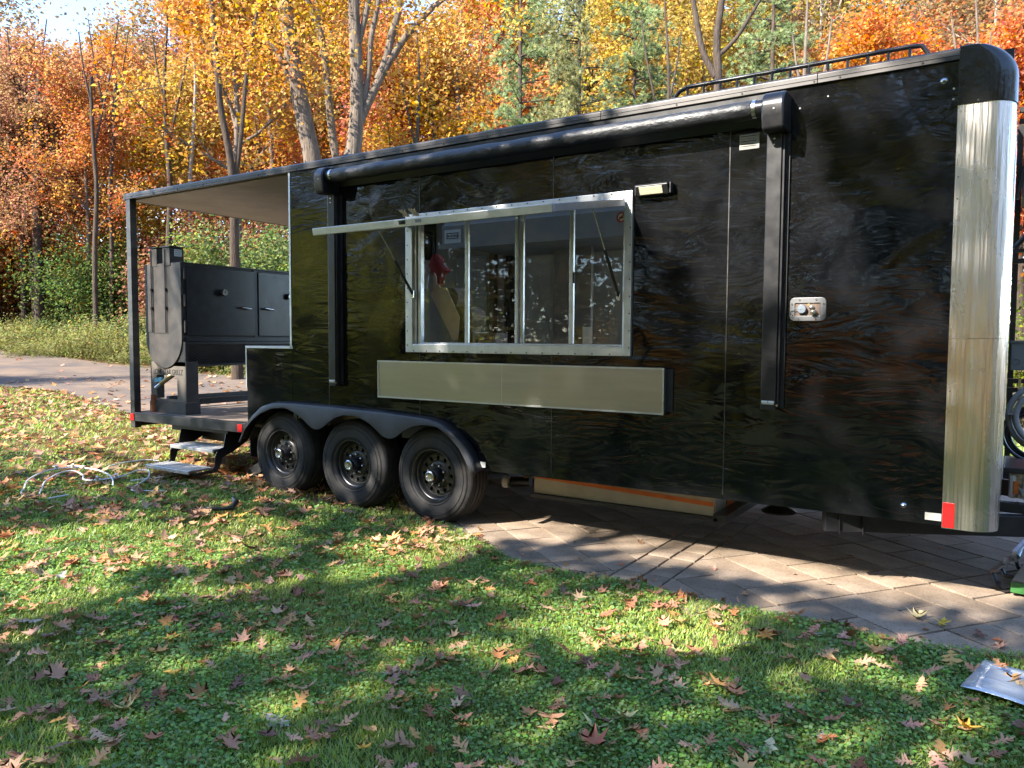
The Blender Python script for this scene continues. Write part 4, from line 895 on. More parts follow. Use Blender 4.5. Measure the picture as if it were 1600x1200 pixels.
part('wall_batten', MB().box(-4.05,-4.02,2.34,2.44,0.7,2.90), M['steel_in'], IW)
part('wall_switch', MB().box(-3.98,-3.93,2.42,2.44,2.30,2.42), M['black'], IW)
part('steel_panel', MB().box(-3.98,-3.55,2.05,2.10,0.7,2.60), M['steel_in'], IW)
CT = thing('counter', 'dark work counter running under the serving window inside the trailer', 'counter', (-3.2,0.5,0.66))
part('counter_top', MB().box(-4.35,-2.20,0.10,0.62,1.40,1.44), M['steel_in'], CT, bevel=0.003)
part('counter_body', MB().box(-4.33,-2.22,0.12,0.60,0.662,1.398), M['black'], CT)
bx = solo('carton', MB().box(-4.04,-3.78,0.40,0.60,1.442,1.56), M['card_pink'], 'low pale carton lying on the counter behind the second pane', 'carton', (-3.9,0.5,1.442), bevel=0.003)
bx = solo('carton', MB().box(-3.76,-3.58,0.42,0.60,1.442,1.55), M['card_dark'], 'dark brown carton on the counter right of the pale carton', 'carton', (-3.67,0.5,1.442), bevel=0.003)
bx = solo('carton', MB().box(-2.86,-2.74,0.36,0.52,1.442,1.60), M['wood_post'], 'small yellowish block on the counter behind the third pane', 'block', (-2.8,0.45,1.442), bevel=0.003)
# folded cardboard sheet leaning in the window corner
mb = MB(); pc = [(-4.17,1.88),(-4.10,1.97),(-4.06,1.93),(-4.00,1.93),(-3.86,1.68),(-3.88,1.50),(-3.93,1.49)]
mb.prism(pc, 'y', 0.30, 0.308); o = solo('cardboard_sheet', mb, M['card'], 'folded tan cardboard leaning behind the leftmost pane', 'cardboard', (-4.0,0.30,1.5))
mb = MB(); t_ = [(-4.13+0.035*math.cos(a),1.985+0.075*math.sin(a)) for a in np.linspace(-PI/2,PI/2,10)]; mb.prism(t_, 'y', 0.29, 0.3)
solo('cardboard_flap', mb, M['card'], 'rounded pale cardboard piece above the folded sheet', 'cardboard', (-4.11,0.29,1.94))
mb = MB(); mb.lathe([(0.001,-0.1),(0.09,-0.1),(0.10,0.0),(0.09,0.1),(0.001,0.1)], 20, 'y', (-4.00,0.45,1.84)); solo('wrapped_roll', mb, M['card_dark'], 'speckled brown roll behind the tan cardboard', 'roll', (-4.0,0.45,1.75), smooth=True)
mb = MB(); mb.lathe([(0.001,-0.1),(0.09,-0.1),(0.10,0.0),(0.09,0.1),(0.001,0.1)], 20, 'y', (-3.86,0.46,1.68)); mb.box(-3.95,-3.80,0.40,0.52,1.442,1.62); solo('wrapped_roll', mb, M['card_dark'], 'lower speckled brown roll standing on the counter', 'roll', (-3.86,0.46,1.442), smooth=True)
mb = MB(); v = []; rr_ = random.Random(3)
for zz_, hw in ((2.22,0.02),(2.18,0.06),(2.12,0.075),(2.08,0.115),(2.03,0.045),(1.95,0.03)):
    for k in range(10): t = 2*PI*k/10; v.append((-4.18+(0.03 if zz_ < 2.1 else 0)+hw*math.cos(t)*rr_.uniform(0.6,1.25), 0.40+0.05*math.sin(t), zz_+rr_.uniform(-0.01,0.01)))
mb.add(v, [(r*10+k, r*10+(k+1)%10, (r+1)*10+(k+1)%10, (r+1)*10+k) for r in range(5) for k in range(10)]); solo('red_cloth', mb, M['redcloth'], 'red cloth hanging behind the leftmost pane', 'cloth', (-4.19,0.40,1.96), smooth=True)
mb = MB(); mb.lathe([(0.001,-0.11),(0.035,-0.10),(0.052,-0.03),(0.055,0.02),(0.035,0.09),(0.001,0.11)], 18, 'z', (-4.30,0.36,2.03)); solo('white_bottle', mb, M['white'], 'white rounded jug hanging at the left end of the window', 'jug', (-4.30,0.36,1.92), smooth=True)

# ------------------------------------------------------------------ smoker on the porch
SM = thing('offset_smoker', 'large black steel barbecue smoker with two doors standing on the porch', 'smoker', (-7.75,1.2,0.668))
SX0, SX1, SY0, SY1, SR, SC_, ST = -8.10, -7.46, 0.14, 2.30, 0.32, 1.49, 2.29
def u_poly(g=0.0):
    cx = (SX0+SX1)/2; p = [(SX1-g,ST-g),(SX0+g,ST-g),(SX0+g,SC_)]
    for k in range(1,18): t = PI+PI*k/18; p.append((cx+(SR-g)*math.cos(t), SC_+(SR-g)*math.sin(t)))
    p.append((SX1-g,SC_)); return p
part('chamber', MB().prism(u_poly(), 'y', SY0+0.012, SY1), M['smoker'], SM, smooth=True, bevel=0.003)
part('end_plate', MB().prism(u_poly(-0.008), 'y', SY0, SY0+0.011), M['smoker'], SM, bevel=0.002)
part('end_slab', MB().box(SX0-0.002,-7.965,SY0-0.006,SY0-0.001,1.555,ST+0.004), M['smoker'], SM, bevel=0.002)
part('end_slab', MB().box(-7.935,-7.71,SY0-0.006,SY0-0.001,1.545,ST+0.006), M['smoker'], SM, bevel=0.002)
for x in (-7.960,-7.704):
    mb = MB().tube([(x,SY0-0.02,ST+0.16),(x,SY0-0.02,1.55)], 0.006, 8)
    for z in (2.0,1.8): mb.box(x-0.010,x+0.010,SY0-0.030,SY0-0.002,z,z+0.03)
    part('slab_rod', mb, M['black_satin'], SM, smooth=True)
for x0, x1 in ((-7.985,-7.865),(-7.755,-7.625)):
    ch = part('chimney', MB().box(x0,x1,SY0-0.01,SY0+0.16,ST-0.02,2.465), M['smoker'], SM, bevel=0.003)
    part('chimney_cap', MB().box(x0-0.012,x1+0.012,SY0-0.022,SY0+0.172,2.468,2.480), M['black_satin'], ch)
part('chimney_label', MB().box(-7.6245,-7.6225,SY0+0.045,SY0+0.135,2.375,2.450), M['white'], SM)
for k in range(3): part('label_print', MB().box(-7.6222,-7.6215,SY0+0.055,SY0+0.120,2.434-0.022*k,2.438-0.022*k), M['ink'], SM)
for y0, y1, lb in ((0.20,1.075,'near chamber door'),(1.135,2.02,'far chamber door')):
    d = part('chamber_door', MB().box(SX1+0.002,SX1+0.022,y0,y1,1.52,2.265), M['black_satin'], SM, bevel=0.004, label=lb)
    gy_ = y0+0.44
    part('thermometer', MB().lathe([(0.001,0.055),(0.036,0.055),(0.038,0.045),(0.038,0.02),(0.012,0.018),(0.012,0.0)], 24, 'x', (SX1+0.022,gy_,2.0)), M['chrome'], d, smooth=True)
    part('dial_face', MB().disc((SX1+0.0775,gy_,2.0), 0.031, 'x', 0.001, 24), M['paper'], d)
    part('dial_needle', MB().box(SX1+0.0788,SX1+0.0796,gy_-0.003,gy_+0.003,1.99,2.022), M['ink'], d)
    hy = y1-0.13 if y0 < 1 else y0+0.13
    part('door_handle', MB().tube([(SX1+0.022,hy+0.05,1.835),(SX1+0.05,hy+0.04,1.835)], 0.007, 8).tube([(SX1+0.055,hy-0.075,1.845),(SX1+0.055,hy-0.04,1.842),(SX1+0.055,hy+0.06,1.832)], [0.010,0.013,0.009], 10), M['chrome'], d, smooth=True)
part('door_post', MB().box(SX1+0.002,SX1+0.010,1.080,1.130,1.50,2.285), M['black'], SM)
for z in (2.12,1.83,1.55): part('door_hinge', MB().tube([(SX1+0.016,0.178,z),(SX1+0.016,0.178,z+0.13)], 0.013, 10).box(SX1+0.001,SX1+0.012,0.150,0.178,z+0.02,z+0.11), M['smoker'], SM, smooth=True)
part('top_seam', MB().box(SX0+0.02,SX1+0.016,SY0+0.012,SY1,ST,ST+0.012), M['black'], SM)
part('belly_rail', MB().box(SX1-0.05,SX1+0.016,SY0+0.05,SY1-0.05,1.455,1.505), M['black'], SM, bevel=0.003)
# mesh-fronted shelf
sf = part('mesh_shelf', MB().box(SX1-0.42,SX1-0.40,0.16,2.15,1.20,1.43).box(SX1-0.40,SX1+0.03,0.16,2.15,1.190,1.200), M['black'], SM)
fr_ = MB().box(SX1+0.02,SX1+0.045,0.16,2.15,1.425,1.452).box(SX1+0.02,SX1+0.045,0.16,2.15,1.188,1.212).box(SX1+0.02,SX1+0.045,0.16,0.185,1.212,1.425).box(SX1+0.02,SX1+0.045,2.125,2.15,1.212,1.425).box(SX1-0.4,SX1+0.045,0.155,0.16,1.188,1.452)
part('shelf_frame', fr_, M['black'], sf)
mb = MB(); y = 0.185; xm = SX1+0.032; dy, dz = 0.060, 0.030
while y < 2.10:
    z = 1.214
    while z < 1.42:
        for s in (1,-1): mb.obox((xm, y+dy/4, z+dz/4 if s > 0 else z+dz*0.75),(0,dy/2,s*dz/2),(1,0,0),Vector((0,dy/2,s*dz/2)).cross(Vector((1,0,0))), math.hypot(dy/2,dz/2)/2, 0.0015, 0.0020)
        for s in (1,-1): mb.obox((xm, y+dy*0.75, z+dz*0.75 if s > 0 else z+dz/4),(0,dy/2,s*dz/2),(1,0,0),Vector((0,dy/2,s*dz/2)).cross(Vector((1,0,0))), math.hypot(dy/2,dz/2)/2, 0.0015, 0.0020)
        z += dz
    y += dy
part('expanded_mesh', mb, M['smoker'], sf, kind='stuff')
# stand: end plate with a square opening, sleepers, rails
lx0, lx1 = -8.05, -7.42
mb = MB()
mb.box(lx0,lx0+0.10,SY0+0.015,SY0+0.03,0.80,1.235); mb.box(lx1-0.15,lx1,SY0+0.015,SY0+0.03,0.80,1.235)
mb.box(lx0+0.10,lx1-0.15,SY0+0.015,SY0+0.03,1.085,1.235); mb.box(lx0+0.10,lx1-0.15,SY0+0.015,SY0+0.03,0.80,0.825)
stp = part('stand_plate', mb, M['stand'], SM)
part('stand_side', MB().box(lx1+0.001,lx1+0.012,SY0+0.015,SY0+0.16,0.80,1.24).box(lx0-0.012,lx0-0.001,SY0+0.015,SY0+0.10,0.80,1.24).box(lx0+0.10,lx0+0.108,SY0+0.031,SY0+0.10,0.825,1.085), M['smoker'], SM)
part('stand_foot', MB().box(lx0-0.02,lx1+0.018,SY0,SY0+0.18,0.668,0.795), M['smoker'], SM, bevel=0.005)
part('stand_foot', MB().box(lx0-0.02,lx1+0.018,SY1-0.22,SY1-0.05,0.668,0.795), M['smoker'], SM, bevel=0.005)
part('stand_plate', MB().box(lx0,lx0+0.10,SY1-0.12,SY1-0.10,0.80,1.235).box(lx1-0.12,lx1,SY1-0.12,SY1-0.10,0.80,1.235), M['smoker'], SM)
part('stand_rail', MB().box(lx1-0.06,lx1+0.0,SY0+0.19,SY1-0.24,0.770,0.835), M['black'], SM, bevel=0.003)
part('stand_rail', MB().box(lx0,lx0+0.06,SY0+0.19,SY1-0.24,0.770,0.835), M['black'], SM, bevel=0.003)
part('hanging_rod', MB().tube([(-7.42,0.98,1.19),(-7.42,0.98,0.84)], 0.006, 6), M['black_satin'], SM)
part('drain_hook', MB().tube([(-7.44,1.30,1.19),(-7.44,1.36,1.09),(-7.44,1.40,1.07),(-7.44,1.44,1.09),(-7.44,1.50,1.19)], 0.008, 8), M['black_satin'], SM, smooth=True)
text_obj('stand_lettering', 'LONE STAR GRILLZ', 0.062, (-7.735,SY0+0.0135,1.118), (PI/2,0,0), M['ink'], SM, 0.0008)
for o in bpy.data.objects:
    if o.name.startswith('stand_lettering'): o.scale = (1.0,1.35,1)
dv = part('drain_valve', MB().tube([(-7.70,SY0+0.10,1.17),(-7.70,SY0+0.04,1.09)], 0.030, 12).tube([(-7.70,SY0+0.05,1.095),(-7.80,SY0-0.04,0.985)], [0.030,0.024], 12), M['brass'], SM, smooth=True)
part('drain_nipple', MB().tube([(-7.785,SY0-0.03,1.00),(-7.835,SY0-0.075,0.945)], 0.021, 12), M['chrome'], dv, smooth=True)
part('valve_tape', MB().obox((-7.86,SY0-0.02,1.035),(1,0.1,0.12),(0,1,0),(-0.12,0,1),0.055,0.010,0.022), M['cyan'], dv)
mb = MB().tube([(-8.005,0.16,0.670),(-8.005,0.16,0.862)], 0.040, 18, caps=False).tube([(-8.005,0.16,0.862),(-8.005,0.16,0.675)], 0.034, 18, caps=False)
solo('rusty_pipe', mb, M['rust'], 'short rusty pipe standing on the porch deck beside the corner post', 'pipe', (-8.005,0.16,0.669), smooth=True)

# ------------------------------------------------------------------ things on the ground
mb = MB()
def gpt(x, y, dz=0.03): return (x, y, th(x,y)+dz)
def smooth_path(p, n=5):
    p = [Vector(q) for q in p]; out = []
    for i in range(len(p)-1):
        a, b, c, d = p[max(i-1,0)], p[i], p[i+1], p[min(i+2,len(p)-1)]
        for k in range(n):
            t = k/n; out.append(0.5*((2*b)+(-a+c)*t+(2*a-5*b+4*c-d)*t*t+(-a+3*b-3*c+d)*t**3))
    out.append(p[-1]); return out
pipes = [([(-7.40,-1.48,.02),(-7.56,-1.44,.03),(-7.74,-1.33,.04),(-7.95,-1.20,.10),(-8.15,-0.95,.14),(-8.16,-0.74,.14),(-8.02,-0.62,.12),(-7.78,-0.60,.12),(-7.42,-0.68,.10),(-7.1,-0.84,.05)], 'long white plastic pipe bowed in a wide arc across the lawn'),
         ([(-7.36,-1.38,.02),(-7.56,-1.26,.04),(-7.78,-1.12,.09),(-7.96,-0.90,.13),(-7.94,-0.78,.14),(-7.72,-0.80,.11),(-7.58,-0.86,.07),(-7.44,-0.80,.07),(-7.35,-0.62,.10),(-7.42,-0.42,.14),(-7.30,-0.36,.15),(-7.02,-0.55,.10),(-6.86,-0.80,.03),(-6.70,-0.82,.03),(-6.50,-0.70,.03)], 'white plastic pipe curling up into a hump at the right of the tangle'),
         ([(-7.22,-0.60,.03),(-7.12,-0.38,.04),(-7.10,-0.16,.05)], 'straight white pipe length pointing at the folding steps'),
         ([(-8.12,-0.34,.03),(-8.20,-0.10,.04),(-8.18,0.12,.05),(-8.05,0.22,.03)], 'white pipe length lying farthest back on the lawn, towards the porch'),
         ([(-7.12,-1.42,.02),(-7.10,-1.25,.03)], 'short white pipe stub lying nearest the camera below the tangle'),
         ([(-8.60,-0.66,.03),(-8.40,-0.50,.03),(-8.10,-0.40,.03)], 'white pipe length half hidden behind the back of the arc')]
for p, lb in pipes:
    pts = smooth_path([gpt(a,b,0.02+c*0.45) for a,b,c in p])
    o = solo('plastic_pipe', MB().tube(pts, 0.0078, 8), M['pvc'], lb, 'pipe', tuple(pts[0]), smooth=True, group='white plastic pipes on the lawn')
    if len(p) > 6:
        f_ = MB()
        for q in (len(pts)//2, len(pts)//2+4):
            a = pts[q]; b = pts[min(q+1,len(pts)-1)]; d = (b-a).normalized()
            f_.tube([a-d*0.025,a+d*0.025], 0.015, 8); f_.tube([a,a+Vector((0.02,-0.02,0.04))], 0.013, 8)
        part('pipe_fitting', f_, M['white'], o, smooth=True)
# dark strap-like piece lying in the leaves
gz = th(-5.55,-0.95)
o = solo('broken_trim', MB().tube([(-5.62,-1.00,gz+.035),(-5.54,-0.94,gz+.05),(-5.44,-0.86,gz+.045)], 0.014, 8).tube([(-5.44,-0.86,gz+.045),(-5.40,-0.79,gz+.05),(-5.44,-0.72,gz+.08),(-5.50,-0.70,gz+.10)], [0.012,0.022,0.026,0.018], 10).box(-5.66,-5.60,-1.04,-0.98,gz+.01,gz+.05), M['black_satin'], 'black hooked plastic piece lying among leaves on the lawn', 'scrap', (-5.55,-0.95,gz), smooth=True)
# silvered sheet bottom right
mb = MB(); q = [(-0.138,-1.125),(-0.062,-0.755),(0.42,-0.83),(0.40,-1.26)]; n = 10; v = []; 
for j in range(n+1):
    for i in range(n+1):
        a, b = i/n, j/n; x = (q[0][0]*(1-a)+q[3][0]*a)*(1-b)+(q[1][0]*(1-a)+q[2][0]*a)*b; y = (q[0][1]*(1-a)+q[3][1]*a)*(1-b)+(q[1][1]*(1-a)+q[2][1]*a)*b
        v.append((x,y,0.052+0.006*math.sin(a*7+b*3)+0.004*math.cos(b*6)))
mb.add(v, [(j*(n+1)+i, j*(n+1)+i+1, (j+1)*(n+1)+i+1, (j+1)*(n+1)+i) for j in range(n) for i in range(n)])
o = solo('plastic_sheet', mb, M['film'], 'silvery translucent sheet lying flat on the grass at the lower right', 'sheet', (0.1,-1.0,0.05), smooth=True)
sd = o.modifiers.new('thick', 'SOLIDIFY'); sd.thickness = 0.004
# creeper board at the right edge
CB = thing('creeper_board', 'low plywood-topped creeper with green sides and a steel end clamp on the pavers', 'creeper', (0.25,0.85,0.0))
def quad_prism(p, z0, z1): return MB().prism(p, 'z', z0, z1)
part('board', quad_prism([(0.035,0.535),(0.125,1.18),(0.75,1.10),(0.68,0.44)], 0.085, 0.104), M['ply'], CB, bevel=0.002)
part('side_rail', quad_prism([(0.032,0.530),(0.684,0.435),(0.682,0.42),(0.030,0.515)], 0.035, 0.098), M['green'], CB, bevel=0.003)
part('end_bar', quad_prism([(-0.075,0.62),(0.062,1.20),(0.095,1.19),(-0.042,0.61)], 0.118, 0.130), M['brown_steel'], CB, bevel=0.002)
part('end_bar', quad_prism([(-0.075,0.62),(0.062,1.20),(0.066,1.198),(-0.071,0.618)], 0.095, 0.117), M['brown_steel'], CB)
part('end_stay', MB().tube([(-0.06,0.64,0.10),(-0.035,0.60,0.03),(0.0,0.57,0.02),(0.05,0.56,0.05)], 0.014, 8).tube([(-0.03,0.80,0.11),(0.0,0.75,0.07),(0.05,0.74,0.07)], 0.013, 8).tube([(0.05,1.1,0.11),(0.07,1.06,0.05),(0.11,1.05,0.05)], 0.012, 8), M['black_satin'], CB, smooth=True)
for x, y in ((-0.03,0.60),(0.6,0.52),(0.62,1.05),(0.10,1.12)): part('caster', MB().lathe([(0.001,-0.012),(0.022,-0.012),(0.025,0),(0.022,0.012),(0.001,0.012)], 14, 'x', (x,y,0.042)), M['rubber'], CB, smooth=True)
part('clamp', MB().obox((0.07,1.05,0.16),(0.3,1,0.2),(1,-0.3,0),(0,0,1),0.09,0.012,0.035).tube([(0.06,0.98,0.14),(0.09,1.15,0.20),(0.14,1.2,0.21)], 0.018, 10), M['blue_steel'], CB, smooth=True)
part('clamp_bolt', MB().tube([(0.0,0.80,0.12),(0.0,0.80,0.165)], 0.016, 10), M['blue_steel'], CB, smooth=True)
# coiled cable hanging on the front rack, and dark leads below
mb = MB(); cx, cz = 0.185, 1.02
for r, yy in ((0.205,1.20),(0.165,1.16)):
    mb.tube([(cx+r*math.cos(t),yy,cz+r*1.05*math.sin(t)) for t in np.linspace(0,2*PI,40,endpoint=False)], 0.020, 10, closed=True)
mb.box(-0.03+0.005,0.012,1.135,1.228,1.03,1.036)
solo('coiled_hose', mb, M['cable'], 'thick light grey hose coiled and hung on the front rack', 'hose', (cx,1.2,cz), smooth=True)
mb = MB(); cx, cz = 0.16, 0.90
for r, yy in ((0.21,1.26),(0.17,1.24),(0.19,1.30)): mb.tube([(cx+r*math.cos(t),yy,cz+0.9*r*math.sin(t)) for t in np.linspace(0,2*PI,36,endpoint=False)], 0.012, 8, closed=True)
solo('coiled_cable', mb, M['black_satin'], 'black cable coil hanging behind the grey hose', 'cable', (cx,1.26,cz), smooth=True)

# ------------------------------------------------------------------ vegetation
R = np.random.default_rng(11)
def basis(n, rng):
    """random tangent frames for unit normals n (N,3)"""
    a = rng.normal(size=n.shape); a -= (a*n).sum(1, keepdims=True)*n; a /= np.linalg.norm(a, axis=1, keepdims=True)+1e-9
    return a, np.cross(n, a)
def leaf_cards(P, size, rng, up=0.35, aspect=0.72, n_=None):
    """one folded leaf blade (two triangles as a quad) per point"""
    N = len(P)
    if n_ is None:
        n_ = rng.normal(size=(N,3)); n_[:,2] = np.abs(n_[:,2])*1.0+up
        n_ /= np.linalg.norm(n_, axis=1, keepdims=True)
    a, b = basis(n_, rng); s = size*rng.uniform(0.65,1.3,(N,1))
    fold = n_*s*0.18
    V = np.stack([P-a*s*0.5, P-b*s*aspect*0.5+fold, P+a*s*0.55, P+b*s*aspect*0.5+fold], 1).reshape(-1,3)
    F = np.arange(N*4).reshape(N,4); T = rng.uniform(0,1,(N,3))
    return V, F, np.repeat(T, 4, 0)

def tree_skeleton(rng, H, crown_r, base, n_limb=13, lean=(0,0), r0=0.16, fork=0):
    """trunk and limb tubes plus the points the foliage gathers round"""
    tubes = []; tips = []
    k = np.linspace(0,1,12); wob = np.cumsum(rng.normal(0,0.10,(12,2)),0)*k[:,None]
    tr = [Vector((lean[0]*H*t+w[0], lean[1]*H*t+w[1], H*t*0.93)) for t, w in zip(k, wob)]
    tubes.append((tr, [r0*(1-0.86*t**0.9)+(0.35*r0*math.exp(-t*26)) for t in k]))
    def at(t):
        i = min(int(t*11), 10); f = t*11-i; return tr[i].lerp(tr[i+1], f)
    for q in range(n_limb):
        t = base+(0.97-base)*(q+rng.uniform(0,0.9))/n_limb; p = at(min(t,0.99))
        az = q*2.4+rng.uniform(-0.5,0.5); L = crown_r*(1.05-0.55*((t-base)/(1-base)))*rng.uniform(0.75,1.15); el = math.radians(rng.uniform(22,52))
        d = Vector((math.cos(az)*math.cos(el), math.sin(az)*math.cos(el), math.sin(el))); pts = [p]; n = 5
        for j in range(n):
            d = (d+Vector(rng.normal(0,0.13,3))+Vector((0,0,0.05))).normalized(); pts.append(pts[-1]+d*L/n)
        rr = r0*(1-0.8*t)*0.5; tubes.append((pts, [rr*(1-0.16*j)+0.006 for j in range(n+1)]))
        tips += [(pts[j], 0.55+0.1*j) for j in range(2,6)]
        for j in (1,2,3,4,5):
            for s_ in range(2):
                d2 = (d+Vector(rng.normal(0,0.75,3))).normalized(); l2 = L*rng.uniform(0.22,0.45)
                e = pts[j]+d2*l2; m_ = pts[j].lerp(e,0.5)+Vector(rng.normal(0,0.05,3)); tubes.append(([pts[j],m_,e],[rr*0.45,rr*0.3,0.006])); tips += [(m_,0.5),(e,0.65)]
    tips.append((tr[-1],0.6)); return tubes, tips
def tubes_mesh(tubes, name, m, nbig=9):
    mb = MB()
    for i, (p, r) in enumerate(tubes): mb.tube(p, list(r), nbig if i == 0 else (6 if len(p) > 3 else 4), caps=False)
    me = bpy.data.meshes.new(name); me.from_pydata(mb.v, [], mb.f); me.polygons.foreach_set('use_smooth', [True]*len(me.polygons)); me.materials.append(m); me.update(); return me
def foliage_mesh(tips, per, size, spread, rng, m, name='crown', squash=0.8, keep=None):
    C_ = np.array([tuple(t[0]) for t in tips]); w = np.array([t[1] for t in tips])
    P = np.repeat(C_, per, 0)+rng.normal(size=(len(C_)*per,3))*np.repeat(w,per)[:,None]*spread*np.array([1,1,squash])
    P += (np.repeat(rng.normal(size=(len(C_),3)),per,0))*0.12
    if keep is not None: P = P[keep(P)]
    V, F, T = leaf_cards(P, size, rng)
    cl = np.repeat(rng.uniform(0,1,(len(C_),3)), per, 0)
    if keep is None: T = 0.42*T+0.58*np.repeat(cl,4,0)
    return np_mesh(name, V, F, m, T)

OAK = []          # shared meshes of broad-leaved trees (trunk, crown, height)
for s, (H, cr, base, nl, per, sz, sp) in enumerate([(15,3.6,0.30,15,56,0.150,0.60),(17,4.0,0.36,15,50,0.150,0.66),(13,3.4,0.28,14,58,0.140,0.60),(16,3.2,0.40,14,46,0.150,0.62),(11,3.2,0.20,13,70,0.130,0.60)]):
    rg = np.random.default_rng(100+s); tb, tp = tree_skeleton(rg, H, cr, base, nl, (rg.uniform(-.03,.03),rg.uniform(-.03,.03)), 0.15+0.02*s)
    OAK.append((tubes_mesh(tb, 'trunk', M['bark'] if s % 2 else M['bark_dark']), foliage_mesh(tp, per, sz, sp, rg, M['leaf']), H, tb, tp))
SPARSE = []
for s in range(2):
    rg = np.random.default_rng(140+s); tb, tp = tree_skeleton(rg, 17, 3.2, 0.25, 16, (0.02,0), 0.15)
    SPARSE.append((tubes_mesh(tb, 'trunk', M['bark_pale']), foliage_mesh(tp, 12, 0.17, 0.8, rg, M['leaf'])))
def shrub_mesh(seed, r, h, n, size, m, name='foliage'):
    rg = np.random.default_rng(seed); k = 26; C_ = rg.normal(size=(k,3))*np.array([r*0.42,r*0.42,h*0.24])+np.array([0,0,h*0.52]); C_[:,2] = np.clip(C_[:,2],0.15,h)
    P = np.repeat(C_, n//k, 0)+rg.normal(size=((n//k)*k,3))*np.array([r*0.20,r*0.20,h*0.13]); P[:,2] = np.abs(P[:,2])
    V, F, T = leaf_cards(P, size, rg); return np_mesh(name, V, F, m, T)
def stems_mesh(seed, r, h, n, name='stems', m=None):
    rg = np.random.default_rng(seed); mb = MB()
    for _ in range(n):
        a = rg.uniform(0,2*PI); q = rg.uniform(0,0.3)*r; e = rg.uniform(0.3,0.9)*r
        mb.tube([(q*math.cos(a),q*math.sin(a),0),(0.5*(q+e)*math.cos(a)+rg.normal(0,.05),0.5*(q+e)*math.sin(a),h*0.5),(e*math.cos(a),e*math.sin(a),h*rg.uniform(0.75,0.98))],[0.02,0.013,0.005],4,caps=False)
    me = bpy.data.meshes.new(name); me.from_pydata(mb.v, [], mb.f); me.materials.append(m or M['bark_dark']); me.update(); return me
BUSH = [(shrub_mesh(200,1.5,3.0,9000,0.095,M['leaf']), stems_mesh(210,1.2,2.6,9)), (shrub_mesh(201,1.3,2.0,7000,0.085,M['leaf']), stems_mesh(211,1.0,1.7,8)), (shrub_mesh(202,1.8,3.8,12000,0.10,M['leaf']), stems_mesh(212,1.5,3.4,9))]
# weeds: upright stems with narrow leaves
def weed_mesh(seed, r, h, n):
    rg = np.random.default_rng(seed); P = []; Nn = []
    for _ in range(n):
        x, y = rg.normal(0,r*0.5,2); hh = h*rg.uniform(0.5,1.0); k = 16
        z = np.linspace(0.05,hh,k); lx, ly = rg.normal(0,0.15,2)
        P.append(np.c_[x+lx*z+rg.normal(0,.03,k), y+ly*z+rg.normal(0,.03,k), z])
    P = np.concatenate(P); V, F, T = leaf_cards(P, 0.10, rg, 0.5, 0.3); T[:,1] = 0.5*T[:,1]+0.5*np.clip(np.repeat(P[:,2],4)/h,0,1)
    return np_mesh('foliage', V, F, M['leaf'], T)
WEED = [weed_mesh(220,1.0,1.0,170), weed_mesh(221,1.2,0.75,190)]
# pine: whorled branches with tufts of needles
def pine_meshes(seed, H, r):
    rg = np.random.default_rng(seed); tb = []; P = []; D = []
    tb.append(([Vector((0,0,H*t)) for t in np.linspace(0,1,8)],[0.16*(1-0.85*t)+0.02 for t in np.linspace(0,1,8)]))
    z = H*0.22
    while z < H*0.98:
        L = r*(1.0-0.65*z/H)*1.1
        for k in range(4):
            a = rg.uniform(0,2*PI); d = Vector((math.cos(a),math.sin(a),rg.uniform(0.05,0.5))).normalized(); l = L*rg.uniform(0.7,1.15); p0 = Vector((0,0,z+rg.uniform(-.2,.2)))
            pts = [p0+d*l*t+Vector((0,0,-0.12*l*t*t)) for t in (0,0.35,0.7,1.0)]; tb.append((pts,[0.035,0.025,0.016,0.006]))
            for t in np.linspace(0.25,1.0,9):
                for s in range(3):
                    c = p0+d*l*t+Vector((0,0,-0.12*l*t*t))+Vector(rg.normal(0,0.16,3)); dd = (d+Vector(rg.normal(0,0.55,3))+Vector((0,0,0.25))).normalized()
                    for q in range(34):
                        e = (dd+Vector(rg.normal(0,0.42,3))).normalized(); P.append(tuple(c)); D.append(tuple(e))
        z += rg.uniform(0.4,0.75)
    P = np.array(P); D = np.array(D); N = len(P); ln = rg.uniform(0.15,0.24,(N,1)); s, _ = basis(D, rg); w = 0.011
    V = np.stack([P-s*w, P+s*w, P+D*ln], 1).reshape(-1,3); F = np.arange(N*3).reshape(N,3); T = np.repeat(rg.uniform(0,1,(N//34,3)),34,0); T = np.repeat(0.6*T+0.4*rg.uniform(0,1,(N,3)),3,0)
    return tubes_mesh(tb,'trunk',M['bark_dark']), np_mesh('crown',V,F,M['needle'],T)
PINE = [pine_meshes(231,14,3.0)]
print('pine faces', len(PINE[0][1].polygons))

def plant(name, label, cat, trunk_me, crown_me, x, y, scale=1.0, rot=0.0, col=(0.5,0.2,0.05), group=None, names=('trunk','crown'), zs=1.0, sink=0.1):
    t = thing(name, label, cat, (x,y,th(x,y)-sink), group); t.rotation_euler = (0,0,rot); t.scale = (scale,scale,scale*zs)
    a = bpy.data.objects.new(names[0], trunk_me); C.objects.link(a); a.parent = t
    b = bpy.data.objects.new(names[1], crown_me); C.objects.link(b); b.parent = t; b.color = (*(0.88*q for q in col),1); return t

RUST=(0.46,0.19,0.075); SALM=(0.56,0.25,0.12); GOLD=(0.66,0.36,0.035); ORNG=(0.64,0.27,0.045); YEL=(0.66,0.46,0.07); BRWN=(0.44,0.22,0.11); OLIV=(0.34,0.31,0.08); VIV=(0.82,0.31,0.04); GRN=(0.10,0.17,0.035); LGRN=(0.24,0.30,0.05)
cname = {RUST:'rust-brown',SALM:'salmon-orange',GOLD:'golden',ORNG:'orange',YEL:'yellow',BRWN:'dark russet',OLIV:'olive',VIV:'bright orange',GRN:'green',LGRN:'light green'}
